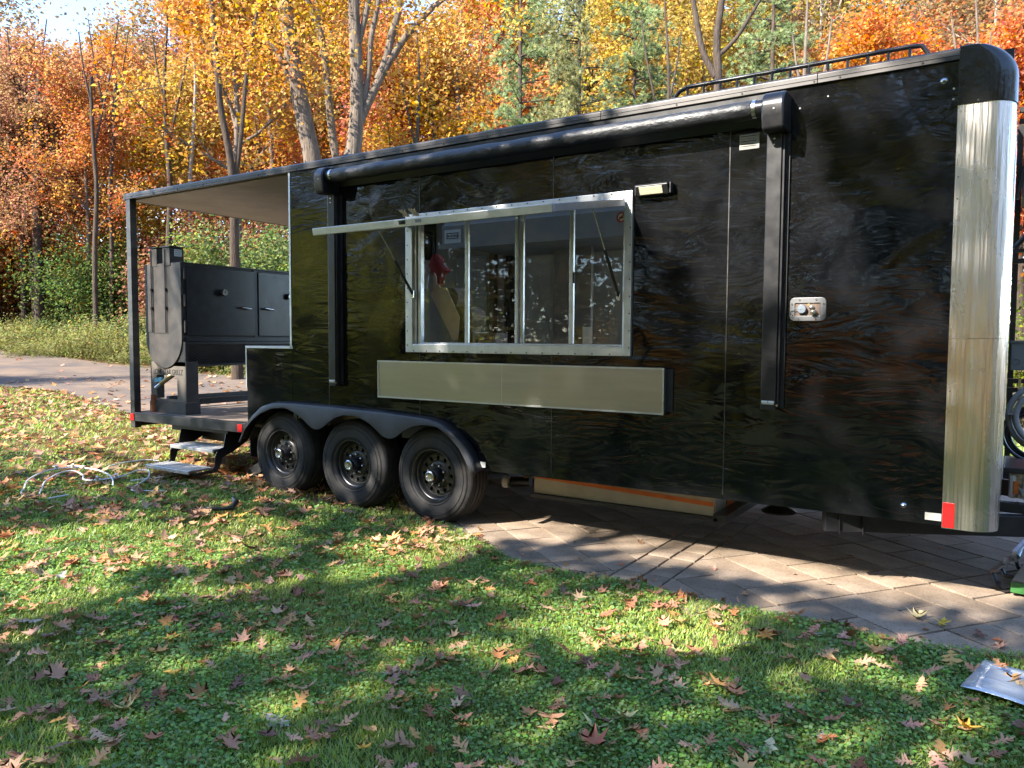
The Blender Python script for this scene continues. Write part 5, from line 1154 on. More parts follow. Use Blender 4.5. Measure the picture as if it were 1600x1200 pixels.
# (column of its trunk, distance, mesh, colour, scale)
trees = [(90,38,3,SALM,0.95),(225,40,1,GOLD,0.9),(58,30,0,SALM,0.86),(150,34,1,ORNG,0.80),(-60,33,2,SALM,0.95),(255,36,0,GOLD,0.95),(372,28,1,GOLD,0.86),(110,46,3,SALM,1.05),(10,48,1,SALM,0.95),(330,44,2,ORNG,1.15),
 (420,38,3,ORNG,0.95),(470,47,0,GOLD,1.1),(560,44,1,ORNG,0.95),(620,36,4,ORNG,1.15),(700,46,0,GOLD,1.0),(690,34,2,GOLD,0.95),(760,42,3,ORNG,1.0),(830,50,1,YEL,1.0),
 (900,46,0,OLIV,1.0),(960,38,3,YEL,0.95),(1095,36,1,YEL,0.98),(1045,48,2,ORNG,1.15),(1150,44,0,BRWN,1.0),(1200,50,1,OLIV,1.0),(1330,30,4,VIV,0.98),(1420,34,2,VIV,0.84),
 (1260,42,3,YEL,1.0),(1380,48,0,OLIV,1.05),(1480,44,1,ORNG,0.9),(1560,40,2,SALM,0.9),(1590,30,4,VIV,0.90),(1650,46,0,ORNG,1.0),(1700,34,2,RUST,1.0),(1620,50,3,BRWN,1.0),
 (200,52,2,RUST,1.05),(60,58,0,RUST,1.1),(300,56,1,RUST,1.05),(400,58,2,ORNG,1.2),(520,57,3,BRWN,1.1),(640,56,0,ORNG,1.1),(-140,44,0,RUST,1.0),(-110,58,1,SALM,1.1),(740,60,2,RUST,1.2),
 (860,62,0,ORNG,1.2),(990,58,1,GOLD,1.1),(1110,60,3,RUST,1.1),(1300,58,2,ORNG,1.3),(1460,60,0,GOLD,1.2),(-260,40,2,RUST,1.0),(-400,46,0,ORNG,1.0),(1820,40,1,ORNG,1.0),(1950,36,3,RUST,1.0)]
place = ['standing beyond the road','deep in the wood']
n_of = {}
def where(u, d):
    if u < 190: w = 'left of the porch post'
    elif u < 455: w = 'behind the smoker porch'
    elif u < 800: w = 'behind the rear half of the trailer roof'
    elif u < 1240: w = 'behind the front half of the trailer roof'
    elif u < 1500: w = 'behind the roof rack'
    else: w = 'beyond the front corner of the trailer'
    return w
seen_lbl = {}
size_w = ['tall','slender','broad','lanky','bushy']
for i, (u, d, k, col, sc) in enumerate(trees):
    d = max(d, float(np.interp(u,[-500,0,60,120,200,300,420,700],[36,33.5,31.5,28.5,26,23.2,21.5,20.5]))+4.0)
    sc *= (0.86 if u < 260 else 1.15) if d < 40 else (0.92 if u < 300 else 1.36)
    x, y = cam_xy(u, d); rot = (i*1.37) % 6.28
    dist_w = 'in the front row' if d < 37 else ('mid-wood' if d < 52 else 'deep in the wood')
    lb = f"{size_w[k]} {cname[col]} oak {where(u,d)}, {dist_w}".replace('behind the rear half of the trailer roof','over the rear roof half').replace('behind the front half of the trailer roof','over the front roof half').replace('beyond the front corner of the trailer','past the front corner')
    while lb in seen_lbl: lb += ', another'
    seen_lbl[lb] = 1
    g = f"autumn trees {where(u,d)}"
    j = 0
    jit = (1+0.10*math.sin(i*2.1), 1+0.14*math.sin(i*3.7+1), 1)
    c2 = tuple(c*q for c, q in zip(col, jit))
    plant('oak_tree', lb, 'tree', OAK[k][0], OAK[k][1], x, y, sc, rot, c2, g)
for i, (u, d, k, sc, lb) in enumerate([(1530,33,0,1.0,'half-bare pale tree beyond the front corner of the trailer'),(1262,37,1,1.15,'half-bare tree with sparse tan leaves behind the roof rack'),(1400,40,1,1.0,'thin half-bare tree behind the bright orange maples'),
                                   (20,40,1,1.0,'thin pale trunk at the left edge beside the woodland track'),(215,42,0,1.0,'thin pale trunk between green shrub and porch post')]):
    x, y = cam_xy(u, d); plant('bare_tree', lb, 'tree', SPARSE[k][0], SPARSE[k][1], x, y, sc, i*1.9, (0.42,0.30,0.14))
for i, (u, d, sc, lb) in enumerate([(810,27,0.92,'leftmost green pine behind the trailer roof'),(900,25,0.86,'green pine with pale needle tufts near the middle of the roofline'),(985,30,0.95,'green pine just left of the roof rack'),(1195,29,0.98,'dark green pine behind the left half of the roof rack')]):
    x, y = cam_xy(u, d); plant('pine_tree', lb, 'tree', PINE[0][0], PINE[0][1], x, y, sc, i*2.2, (0.34+0.08*(i==1),0.42,0.17))

# the three big trunks just behind the trailer, shaped limb by limb
def px_point(u, v, dist):
    """a point seen at picture place u, v on a bearing, at plan distance dist"""
    d = _f+_r*((u-800)/FPX)-_u*((v-600)/FPX); h = math.hypot(d.x,d.y); return CAM+d*(dist/h)
def big_tree(label, dist, limbs, m, crown=None, col=GOLD):
    base = px_point(*limbs[0][0][0][:2], dist); t = thing('oak_tree', label, 'tree', (base.x,base.y,th(base.x,base.y)))
    for i, (pts, widths) in enumerate(limbs):
        P = [px_point(u,v,dist+(dd if len(q) > 2 else 0)) for q in pts for (u,v,dd) in [(q[0],q[1],q[2] if len(q) > 2 else 0)]]
        if i == 0:
            P = [Vector((P[0].x+0.02,P[0].y,th(P[0].x,P[0].y)-0.1))]+P; widths = [widths[0]*1.25]+list(widths)
        P2 = smooth_path(P,4); rs = np.interp(np.linspace(0,1,len(P2)), np.linspace(0,1,len(widths)), widths)/2/FPX*dist*1.02
        part('trunk' if i == 0 else 'limb', MB().tube(P2, list(rs), 12, caps=True), m, t, smooth=True)
    return t
bt = big_tree('thick leaning grey trunk with a broken pale limb, leftmost of three behind the roof', 17.0,
 [([(492,300),(478,200),(462,120),(450,40),(440,-20),(428,-120),(420,-260)],[27,25,23,22,20,17,12]), ([(466,150),(450,115),(432,80),(414,62)],[11,9,8,5]), ([(440,-20),(470,-90),(500,-170)],[12,9,5]), ([(430,-110),(400,-180),(360,-260)],[10,8,4])], M['bark'])
bt2 = big_tree('thin crooked grey trunk between the two thick trunks behind the roof', 18.0,
 [([(528,300),(520,215),(512,140),(506,80),(497,40),(480,0),(466,-70),(455,-160)],[12,12,11,10,10,9,7,5]), ([(500,45),(494,0),(492,-60)],[6,5,3])], M['bark'])
bt3 = big_tree('thick grey trunk forking into several limbs, right of the three big trunks behind the roof', 16.5,
 [([(546,300),(553,230),(558,165),(556,80),(553,20),(552,-60),(548,-200)],[26,24,21,19,17,15,10]), ([(562,190),(585,140),(612,90),(640,50),(668,20),(700,-10),(740,-60)],[14,12,11,10,8,7,4]),
  ([(568,165),(576,110),(580,60),(590,10),(600,-60)],[9,9,8,7,5]), ([(590,125),(603,95),(612,55),(622,20),(632,-40),(650,-120)],[12,12,11,10,8,5]), ([(556,85),(572,20),(584,-50),(610,-140)],[8,9,7,4])], M['bark'])
# crowns of the big trunks: leaves in front of and around the upper limbs
for t, pts, cc in ((bt,[(430,-60),(470,-100),(400,-140),(350,-180),(500,-160)],GOLD),(bt3,[(560,10),(600,-30),(640,20),(690,-10),(560,-90),(650,-80),(740,-60),(520,-60),(575,60)],(0.62,0.33,0.03)),(bt2,[(460,30),(430,0),(400,60),(380,20),(420,90),(350,90),(500,-30),(690,120),(730,90),(760,30),(700,60)],(0.70,0.38,0.03))):
    tips = []; rg = np.random.default_rng(77)
    for (u,v) in pts:
        c = px_point(u,v,16.6); tips += [(Vector(tuple(c))+Vector(rg.normal(0,0.6,3))-t.location, 0.55) for _ in range(4)]
    b = link(foliage_mesh(tips, 95, 0.088, 0.6, rg, M['leaf']), 'crown', (0,0,0), t); b.color = (*cc,1)
big_tree('grey trunk standing behind the smoker, seen under the porch roof', 21,
 [([(368,440),(366,380),(366,340),(360,250),(345,170),(338,90),(330,0),(322,-60)],[14,13,12,10,9,8,6,4]), ([(364,300),(376,220),(382,150),(390,80),(405,0)],[7,6,6,5,3])], M['bark_dark'])
big_tree('dark slim trunk at the far left beside the woodland verge', 35,
 [([(62,520),(60,440),(58,330),(60,240),(58,170),(66,90)],[12,11,10,9,8,6]), ([(60,330),(74,270),(84,220),(92,170)],[6,5,4,3]), ([(58,250),(48,200),(40,150)],[5,4,2])], M['bark_dark'])
big_tree('twisted dark trunk behind the roof rack with spreading limbs', 24,
 [([(1120,200),(1122,120),(1120,60),(1128,0),(1135,-60)],[13,12,11,9,7]), ([(1118,120),(1098,80),(1088,30),(1080,-20)],[10,9,8,6]), ([(1120,90),(1150,60),(1175,20),(1200,-20)],[7,6,5,3])], M['bark_dark'])

for i,(u,d,w,top,lb,m_) in enumerate([(147,31,7,150,'slender dark trunk left of the porch post','bark_dark'),(176,33,6,200,'very thin dark trunk just left of the porch post','bark_dark'),(262,30,9,-20,'straight dark trunk behind the smoker chimneys','bark_dark'),
   (300,34,7,40,'thin pale trunk among golden leaves behind the porch roof','bark_pale'),(424,32,9,-20,'slim grey trunk at the body end of the porch roof','bark'),(650,30,8,-20,'slim dark trunk right of the forked grey tree','bark_dark'),(720,34,8,-20,'slim grey trunk between forked tree and pines','bark'),
   (1040,28,9,-20,'slim dark trunk just left of the roof rack','bark_dark'),(1262,27,11,-60,'pale trunk rising above the middle of the roof rack','bark'),(1525,26,8,-60,'slim pale forking trunk past the roof casting','bark'),(35,36,7,120,'thin dark trunk at the far left edge','bark_dark')]):
    s_ = (-1)**i; cut = 1 if m_ == 'bark_pale' else 3
    big_tree(lb, d, [([(u+4*s_,540),(u+1*s_,400),(u+4*s_,300),(u-2*s_,210),(u-5*s_,120),(u+3*s_,top)],[w,w*0.9,w*0.8,w*0.68,w*0.5,w*0.14]),([(u+1*s_,230),(u+18*s_,150),(u+30*s_,90),(u+38*s_,30)],[w*0.45,w*0.35,w*0.3,w*0.2]),([(u,180),(u-16*s_,110),(u-24*s_,50)],[w*0.4,w*0.3,w*0.2])][:cut], M[m_])

# understorey: shrubs, weeds on the verge
shr = [(158,34,2,(0.15,0.22,0.05),1.12,'dense dark green shrub left of the porch post'),(192,34,0,(0.14,0.20,0.05),0.8,'green shrub half hidden behind the porch post'),(350,24,2,(0.30,0.36,0.07),0.90,'yellow-green shrub behind the smoker, left of the trunk'),
 (405,24,0,(0.21,0.28,0.09),1.30,'pale green shrub behind the smoker against the trailer body'),(442,24,2,(0.20,0.27,0.08),1.0,'low green shrub right at the trailer body behind the smoker'),
 (1592,15.5,1,(0.25,0.30,0.04),1.0,'yellow-green shrub beyond the front corner of the trailer')]
for i, (u, d, k, col, sc, lb) in enumerate(shr):
    x, y = cam_xy(u, d); plant('shrub', lb, 'shrub', BUSH[k][1], BUSH[k][0], x, y, sc, i*1.3, col, None, ('stems','foliage'), 1.0, 0.05)
for i,(u,d,k,sc,c,lb) in enumerate([(70,36,1,0.9,(0.26,0.28,0.08),'low olive scrub on the verge near the far left trunk'),(110,33.5,1,0.8,(0.20,0.26,0.07),'small green scrub bush on the verge before the tarp shelter'),(182,30,1,0.62,(0.26,0.32,0.09),'small light green bush on the verge just left of the post'),(20,39,1,1.0,(0.34,0.28,0.09),'tawny scrub at the left edge of the verge'),(240,30,1,0.9,(0.22,0.27,0.08),'green scrub behind the smoker chimneys'),(305,26,1,0.8,(0.30,0.33,0.09),'light green scrub behind the smoker door')]):
    x, y = cam_xy(u, d); plant('shrub', lb, 'shrub', BUSH[k][1], BUSH[k][0], x, y, sc, i*1.1, c, None, ('stems','foliage'), 0.8, 0.05)
rs_ = random.Random(9); under_cols = [BRWN,RUST,(0.40,0.15,0.06),ORNG,(0.30,0.13,0.05)]
for i in range(46):
    u = -320+i*36+rs_.uniform(-14,14); fe_ = float(np.interp(u,[-500,0,60,120,200,300,420,700],[36,33.5,31.5,28.5,26,23.2,21.5,20.5])); d = fe_+rs_.choice([5.0,8,12,15])+rs_.uniform(-0.5,1.5)
    if u > 455 and i % 2: continue
    k = rs_.choice([0,2,2]); x, y = cam_xy(u, d); col = under_cols[rs_.randrange(5)]
    lb = f"{['dark brown','rusty','reddish','orange','deep brown'][under_cols.index(col)]} {['low','tall','tall'][0 if k==0 else 1]} undergrowth bush {where(u,d)}"
    if lb in seen_lbl: lb += ', farther along'
    seen_lbl[lb] = 1
    plant('undergrowth_bush', lb, 'bush', BUSH[k][1], BUSH[k][0], x, y, rs_.uniform(0.9,1.5), rs_.uniform(0,6), col, f"russet bushes {where(u,d)}", ('stems','foliage'), rs_.uniform(0.9,1.3), 0.05)
# weeds along the far side of the road: nobody could count them
wv = []; 
for i in range(70):
    t = i/69; u = -120+t*560+rs_.uniform(-8,8); dd = np.interp(u,[-200,0,60,120,200,300,420],[35.5,34.5,32.3,29.4,27.0,24.0,22.3])
    wv.append((u, dd+rs_.uniform(0,4.2), rs_.randrange(2), rs_.uniform(0.45,1.5)))
Vs, Fs, Ts, off = [], [], [], 0
base_w = []
for w in WEED:
    n = len(w.vertices); co = np.empty(n*3,dtype=np.float32); w.vertices.foreach_get('co',co); tn = np.empty(n*4,dtype=np.float32); w.color_attributes['tint'].data.foreach_get('color',tn)
    base_w.append((co.reshape(-1,3), tn.reshape(-1,4)[:,:3]))
for (u, d, k, sc) in wv:
    x, y = cam_xy(u, d); a = rs_.uniform(0,6.28); co, tn = base_w[k]; sel = slice(None)
    P = co*sc*np.array([1,1,0.75+0.45*math.sin(u*0.045)+0.25*math.sin(u*0.13+1)]); Q = np.c_[P[:,0]*math.cos(a)-P[:,1]*math.sin(a)+x, P[:,0]*math.sin(a)+P[:,1]*math.cos(a)+y, P[:,2]]; Q[:,2] += terrain(Q[:,0],Q[:,1])
    Vs.append(Q); Fs.append(np.arange(len(Q)).reshape(-1,4)+off); off += len(Q); Ts.append(tn)
wd = link(np_mesh('verge_weeds', np.concatenate(Vs), np.concatenate(Fs), leaf_material('weed_leaf', 0.5, 0.07, 0.3, 1.5), np.concatenate(Ts)), 'verge_weeds'); wd.color = (0.30,0.30,0.08,1); wd['kind'] = 'stuff'
# the wood beyond the trees one can tell apart
def far_wood(name, r_in, r_out, a0, a1, n_clump, per, hmax, size, seed, pal):
    rg = np.random.default_rng(seed); ang = rg.uniform(a0,a1,n_clump); rr = rg.uniform(r_in,r_out,n_clump)
    cx, cy = CAM.x-np.sin(ang)*rr, CAM.y+np.cos(ang)*rr; cz = terrain(cx,cy)+rg.uniform(0.02,1.0,n_clump)**0.9*hmax
    C_ = np.c_[cx,cy,cz]; P = np.repeat(C_,per,0)+rg.normal(size=(n_clump*per,3))*np.array([1.3,1.3,0.9])
    V, F, T = leaf_cards(P, size, rg); Tc = np.repeat(rg.uniform(0,1,(n_clump,3)),per*4,0); T = 0.4*T+0.6*Tc
    o = link(np_mesh(name, V, F, pal, T), name); o['kind'] = 'stuff'; return o
M['far_leaf'] = leaf_material('far_foliage', 0.5, 0.06, 0.4, 1.5)
a_l, a_r = YAW+math.radians(44), YAW-math.radians(46)
bw = far_wood('woods_behind_lawn', 26, 40, YAW+PI-1.75, YAW+PI+1.75, 1500, 46, 13.5, 0.42, 303, M['far_leaf']); bw.color = (0.26,0.21,0.08,1)
cw = far_wood('undergrowth_behind_lawn', 15, 26, YAW+PI-1.7, YAW+PI+1.7, 900, 60, 3.2, 0.22, 304, M['far_leaf']); cw.color = (0.18,0.15,0.06,1)
fw = far_wood('distant_woods', 62, 78, a_r, a_l, 1500, 60, 18, 0.36, 301, M['far_leaf']); fw.color = (0.50,0.22,0.05,1)
# tarpaulin-covered shelter glimpsed through the trees
x, y = cam_xy(84, 38); z = th(x,y)
tp_ = thing('tarp_shelter', 'small blue-grey tarpaulin shelter glimpsed behind the far left trunk', 'shelter', (x,y,z))
part('tarp', MB().prism([(x-0.9,z+2.5),(x-0.05,z+3.1),(x+0.95,z+2.55),(x+0.9,z+2.15),(x-0.85,z+2.1)], 'y', y-0.8, y+0.8), mat('blue_tarp',(0.22,0.33,0.45),0.4,noise=(5,(0.35,0.45,0.55),4,0.3,0.7)), tp_)
part('tarp_wall', MB().box(x-0.8,x+0.85,y-0.7,y+0.7,z,z+2.1), M['bark_dark'], tp_)

# ------------------------------------------------------------------ trees on the sunny side, behind the camera
# lit openings of the canopy, as ellipses on the ground: centre, half axes
LIT = [(-5.38,-2.32,0.417,0.284,0.587,-0.276),(-5.08,-1.64,0.639,0.436,0.439,-0.276),(-4.89,-0.95,0.245,0.168,0.294,-0.232),(-4.15,-2.96,0.160,0.108,0.236,-0.108),
(-3.93,-2.04,0.141,0.095,0.100,-0.071),(-3.38,-1.37,0.231,0.157,0.128,-0.130),(-3.49,-0.76,0.333,0.227,0.169,-0.195),(-3.48,-0.34,0.236,0.161,0.156,-0.201),
(-1.49,-1.11,0.221,0.149,0.103,-0.249),(-1.71,-0.86,0.269,0.182,0.059,-0.134),(-1.67,-1.49,0.131,0.088,0.050,-0.099),(-1.99,-1.45,0.165,0.111,0.063,-0.105),(-1.27,-0.74,0.115,0.078,0.043,-0.133),
(-1.90,-2.28,0.112,0.075,0.035,-0.046),(-3.23,-0.94,0.174,0.119,0.083,-0.099),(-12.84,2.20,1.367,0.990,1.114,-0.611),(-10.95,0.30,0.619,0.439,0.629,-0.295),(-8.75,1.02,0.588,0.415,0.379,-0.254),
(-7.65,-0.02,0.502,0.351,0.211,-0.133),(-16.36,3.21,1.225,0.907,1.289,-0.635),(0.07,-0.86,0.093,0.063,-0.001,-0.148),
(-2.9,0.25,0.50,0.0,0.0,0.30),(-2.0,0.30,0.40,-0.05,0.0,0.28),(-1.1,0.30,0.55,-0.05,0.0,0.27),(-0.35,0.38,0.32,0.0,0.0,0.20),(0.0,0.62,0.25,0.0,0.0,0.14),(-1.55,-1.20,0.42,0.1,0.0,0.22),(-2.55,-1.15,0.35,0.12,0.0,0.12),(-2.2,-1.95,0.22,0.1,0,0.08),(-0.55,-1.15,0.25,0.1,0,0.10),(-3.6,-2.6,0.3,0.15,0,0.08),(-1.1,-2.0,0.16,0.05,0,0.07),(-0.5,-1.75,0.14,0.04,0,0.06),
(-0.25,2.95,0.52,0,0,0.75),(0.25,3.70,0.65,0,0,0.20),(-6.75,2.4,0.5,0,0,0.75),(-6.1,1.35,0.4,0,0,0.3),(-6.9,0.35,0.5,0,0,0.18),(-7.0,3.85,0.9,0,0,0.15),(-9.6,-1.0,0.8,0.5,0.4,-0.2)]
def lit_mask(gx_, gy_, grow=1.0):
    m_ = np.zeros(len(gx_), bool)
    for cx, cy, a, b, c, d in LIT:
        det = a*d-b*c
        if abs(det) < 1e-9: continue
        dx, dy = gx_-cx, gy_-cy; u = (dx*d-dy*c)/det; v = (dy*a-dx*b)/det; m_ |= (u*u+v*v) < 1.7
    return m_
def keep_shade(Pw):
    t = Pw[:,2]/SUN.z; gx_ = Pw[:,0]-SUN.x*t; gy_ = Pw[:,1]-SUN.y*t
    ok = ~(lit_mask(gx_, gy_))
    # the left part of the lawn and the road keep broken light
    nse = np.sin(gx_*2.3+1.1*np.sin(gy_*3.1))*np.sin(gy_*4.1+0.8*np.sin(gx_*1.7))
    ok &= ~(((gx_ < -7.0) | ((gx_ < -5.5) & (gy_ > 0.7))) & (nse > 0.0))
    ok &= ~((gy_ < -0.5) & (np.sin(gx_*5.3+1.4*np.sin(gy_*6.1+gx_))*np.sin(gy_*9.0+1.5*np.sin(gx_*3.3)) > 0.72))
    ok &= (gy_ < 4.6+0*gx_) & (Pw[:,1] < -5.4) & (Pw[:,2] > 3.4)
    return ok
shade_cols = [(0.26,0.32,0.05),(0.34,0.36,0.05),(0.46,0.38,0.05),(0.24,0.30,0.05),(0.40,0.32,0.05)]
rgb = np.random.default_rng(55)
sites = [(-12.5,-12.0),(-10.5,-8.2),(-8.2,-12.6),(-6.6,-9.4),(-4.6,-13.0),(-3.2,-9.6),(-1.2,-12.4),(0.6,-9.6),(2.6,-12.4),(4.6,-9.6),(6.5,-13.0),(9.0,-9.0)]
for i, (x, y) in enumerate(sites):
    rg = np.random.default_rng(400+i); tb, tp = tree_skeleton(rg, rg.uniform(11.5,13.5), 2.9, 0.34, 14, (0,0), 0.14)
    # a denser spread than the wild ones: fill a column round the trunk
    n = 1500; ang = rg.uniform(0,2*PI,n); rr = 2.6*np.sqrt(rg.uniform(0,1,n)); zz = rg.uniform(4.2,12.2,n)
    P = np.c_[x+rr*np.cos(ang), y+rr*np.sin(ang), zz]; P = np.concatenate([P, np.array([tuple(t[0]) for t in tp])[rg.integers(0,len(tp),650)]+rg.normal(0,0.5,(650,3))+np.array([x,y,0])])
    # extra leaves added along the sun's path to keep the trailer wall in shade
    q = 9000; sx = rg.uniform(-5.6,-0.9,q); sy = rg.uniform(0.75,3.75,q); tt = rg.uniform(7.5,14.5,q)
    W_ = np.c_[sx+SUN.x*tt, sy+SUN.y*tt, SUN.z*tt]; W_ = W_[(np.hypot(W_[:,0]-x, W_[:,1]-y) < 2.7)]; P = np.concatenate([P, W_[:700]])
    P = P[keep_shade(P)]
    V, F, T = leaf_cards(P-np.array([x,y,0]), 0.24, rg, 0.6, 0.8)
    t = thing('shade_tree', f"yellow-green tree behind the camera, number {i}", 'tree', (x,y,0), 'trees on the sunny side of the lawn')
    t['label'] = 'yellow-green broadleaf tree on the sunny side of the lawn, mirrored in the trailer side'
    link(tubes_mesh(tb,'trunk',M['bark_dark']), 'trunk', (0,0,0), t); b = link(np_mesh('crown', V, F, M['leaf'], T), 'crown', (0,0,0), t); b.color = (*(shade_cols[i % 5] if x > -14 else (0.55,0.58,0.07)),1)
for x, y, k, sc in ((-12.6,-7.6,0,0.9),(-15.5,-9.6,2,1.0),(-18.5,-12.0,2,1.2),(-12.0,-10.0,1,1.3),(-22.0,-14.5,2,1.4)):  # unseen bright shrubs added so the rear panels mirror yellow-green
    plant('shrub', 'bright yellow-green shrub added out of view for its reflection in the rear panels', 'shrub', BUSH[k][1], BUSH[k][0], x, y, sc, x, (0.80,0.80,0.12), 'shrubs added for the panel reflections', ('stems','foliage'), 1.0, 0.05)
for i, (x, y, k, sc, c, w) in enumerate([(-8.5,-13.5,1,1.2,(0.85,0.50,0.06),'golden'),(-5.6,-15.0,0,0.9,(0.80,0.72,0.10),'yellow'),(-2.6,-12.0,1,1.1,(0.80,0.38,0.06),'orange'),(0.5,-14.5,1,1.3,(0.70,0.75,0.14),'lime green'),
      (3.2,-11.5,1,1.0,(0.85,0.45,0.07),'amber'),(5.8,-14.0,0,1.0,(0.75,0.70,0.12),'yellow-green'),(8.8,-11.5,1,1.2,(0.80,0.36,0.06),'copper')]):
    plant('shrub', f'{w} shrub added unseen behind the camera for panel reflections', 'shrub', BUSH[k][1], BUSH[k][0], x, y, sc, i*1.7, c, None, ('stems','foliage'), 0.7, 0.05)  # colourful shrubs put out of view to brighten what the black panels mirror
for i in range(26):                    # woodland closing the view on that side
    a = math.radians(95+i*7.0+rgb.uniform(-2,2)); rr = rgb.uniform(22,34); x, y = -3+rr*math.cos(a+PI/2*0)-0, -6-abs(rr*math.sin(a*0+math.radians(10+i*6.4)))
    a = math.radians(188+i*6.6); x, y = -3+rr*math.cos(a), -7+rr*math.sin(a)
    k = i % 5; plant('oak_tree', 'woodland tree closing the far side of the lawn behind the camera', 'tree', OAK[k][0], OAK[k][1], x, y, 0.85, i*1.1, [OLIV,GOLD,GRN,LGRN,BRWN][i % 5], 'woodland behind the lawn')

# ------------------------------------------------------------------ grass, clover
fwd = np.array([-math.sin(YAW), math.cos(YAW)]); rgt = np.array([math.cos(YAW), math.sin(YAW)])
def scatter(n, d0, d1, rng, pw=1.0):
    """points on the lawn, in the part the camera side can see, evenly over the annulus d0..d1"""
    d = np.sqrt(rng.uniform(d0*d0, d1*d1, n)); b = rng.uniform(-0.72,0.72,n)
    x = CAM.x+d*(np.cos(b)*fwd[0]+np.sin(b)*rgt[0]); y = CAM.y+d*(np.cos(b)*fwd[1]+np.sin(b)*rgt[1])
    return x, y
def on_road(x, y):
    dx, dy = x-CAM.x, y-CAM.y; d = np.hypot(dx,dy); b = np.arctan2(-dx, dy); u = 800+FPX*np.tan(np.clip(YAW-b,-1.3,1.3))
    n = np.interp(u,[-500,-200,0,100,210,300,420,600,900,1300,1900],[24,22,20.6,19.2,15.4,13.6,12.8,12.6,13,14,16]); f = np.interp(u,[-500,-200,0,60,120,200,300,420,700,1100,1900],[36,34.5,33.5,31.5,28.5,26,23.2,21.5,20.5,21,23])
    return (d > n+0.05) & (d < f)
def lawn_ok(x, y, rng, slack=0.03):
    r_ = on_road(x, y)
    p = in_patio(x, y)+rng.normal(0,0.02,len(x)); return (p < slack-0.03) & ~r_
def hashn(x, y, s):
    return 0.5+0.25*(np.sin(x*s*1.7+2*np.sin(y*s*1.3))+np.sin(y*s*2.1+2*np.sin(x*s*0.9+1.3)))
Vg, Tg = [], []
rg = np.random.default_rng(500)
for (n, d0, d1, w, h) in ((130000,2.0,3.6,0.0034,0.025),(140000,3.6,5.6,0.0046,0.028),(100000,5.6,8.5,0.0075,0.033),(60000,8.5,14.0,0.013,0.045),(90000,14.0,23.0,0.022,0.055)):
    x, y = scatter(n, d0, d1, rg); k = lawn_ok(x, y, rg)
    k &= ~((y > -0.1) & (x < -4.9) & (x > -8.0) & (rg.uniform(0,1,n) < 0.75))           # thin under the trailer
    k &= ~((x < -7.5) & (rg.uniform(0,1,n) < 0.35))
    k &= rg.uniform(0,1,n) < 0.55+0.45*hashn(x,y,2.2)
    x, y = x[k], y[k]; N = len(x); z = terrain(x,y)
    hh = h*rg.uniform(0.45,1.35,N)*(0.75+0.5*hashn(x,y,0.9)); a = rg.uniform(0,2*PI,N); ln = rg.uniform(0.2,1.5,N)*hh
    dx, dy = np.cos(a), np.sin(a); px, py = -dy, dx; ww = w*rg.uniform(0.7,1.4,N)
    b0 = np.c_[x-px*ww, y-py*ww, z-0.004]; b1 = np.c_[x+px*ww, y+py*ww, z-0.004]; t = np.c_[x+dx*ln, y+dy*ln, z+hh]
    Vg.append(np.stack([b0,b1,t],1).reshape(-1,3)); T = rg.uniform(0,1,(N,3)); T[:,1] = 0.5*T[:,1]+0.5*hashn(x,y,1.4); T[:,0] = 0.5*T[:,0]+0.5*hashn(x+3,y,0.8); Tg.append(np.repeat(T,3,0))
Vg = np.concatenate(Vg); g = link(np_mesh('grass', Vg, np.arange(len(Vg)).reshape(-1,3), M['blade'], np.concatenate(Tg)), 'grass'); g['kind'] = 'stuff'; g.color = (0.300,0.400,0.062,1)
Vc, Tc, Fc = [], [], []; off = 0
for (n, d0, d1, r) in ((62000,2.0,3.8,0.007),(60000,3.8,6.2,0.009),(22000,6.2,9.5,0.013)):
    x, y = scatter(n, d0, d1, rg); k = lawn_ok(x, y, rg, -0.02); k &= hashn(x+7,y-2,1.9) > rg.uniform(0.15,0.7,n); k &= ~((y > -0.1) & (x < -4.9)); x, y = x[k], y[k]; N = len(x)
    z = terrain(x,y)+rg.uniform(0.012,0.036,N); nn = np.c_[rg.normal(0,0.35,N),rg.normal(0,0.35,N),np.ones(N)]; nn /= np.linalg.norm(nn,axis=1,keepdims=True); a, b = basis(nn, rg)
    rr = (r*rg.uniform(0.7,1.35,N))[:,None]; C_ = np.c_[x,y,z]
    ring = [C_+(a*math.cos(t)+b*math.sin(t))*rr for t in (0,1.05,2.09,3.14,4.19,5.24)]
    Vc.append(np.stack(ring,1).reshape(-1,3)); Fc.append(np.arange(N*6).reshape(N,6)+off); off += N*6; T = rg.uniform(0,1,(N,3)); Tc.append(np.repeat(T,6,0))
cl = link(np_mesh('clover', np.concatenate(Vc), np.concatenate(Fc), M['blade'], np.concatenate(Tc)), 'clover'); cl['kind'] = 'stuff'; cl.color = (0.195,0.345,0.066,1)

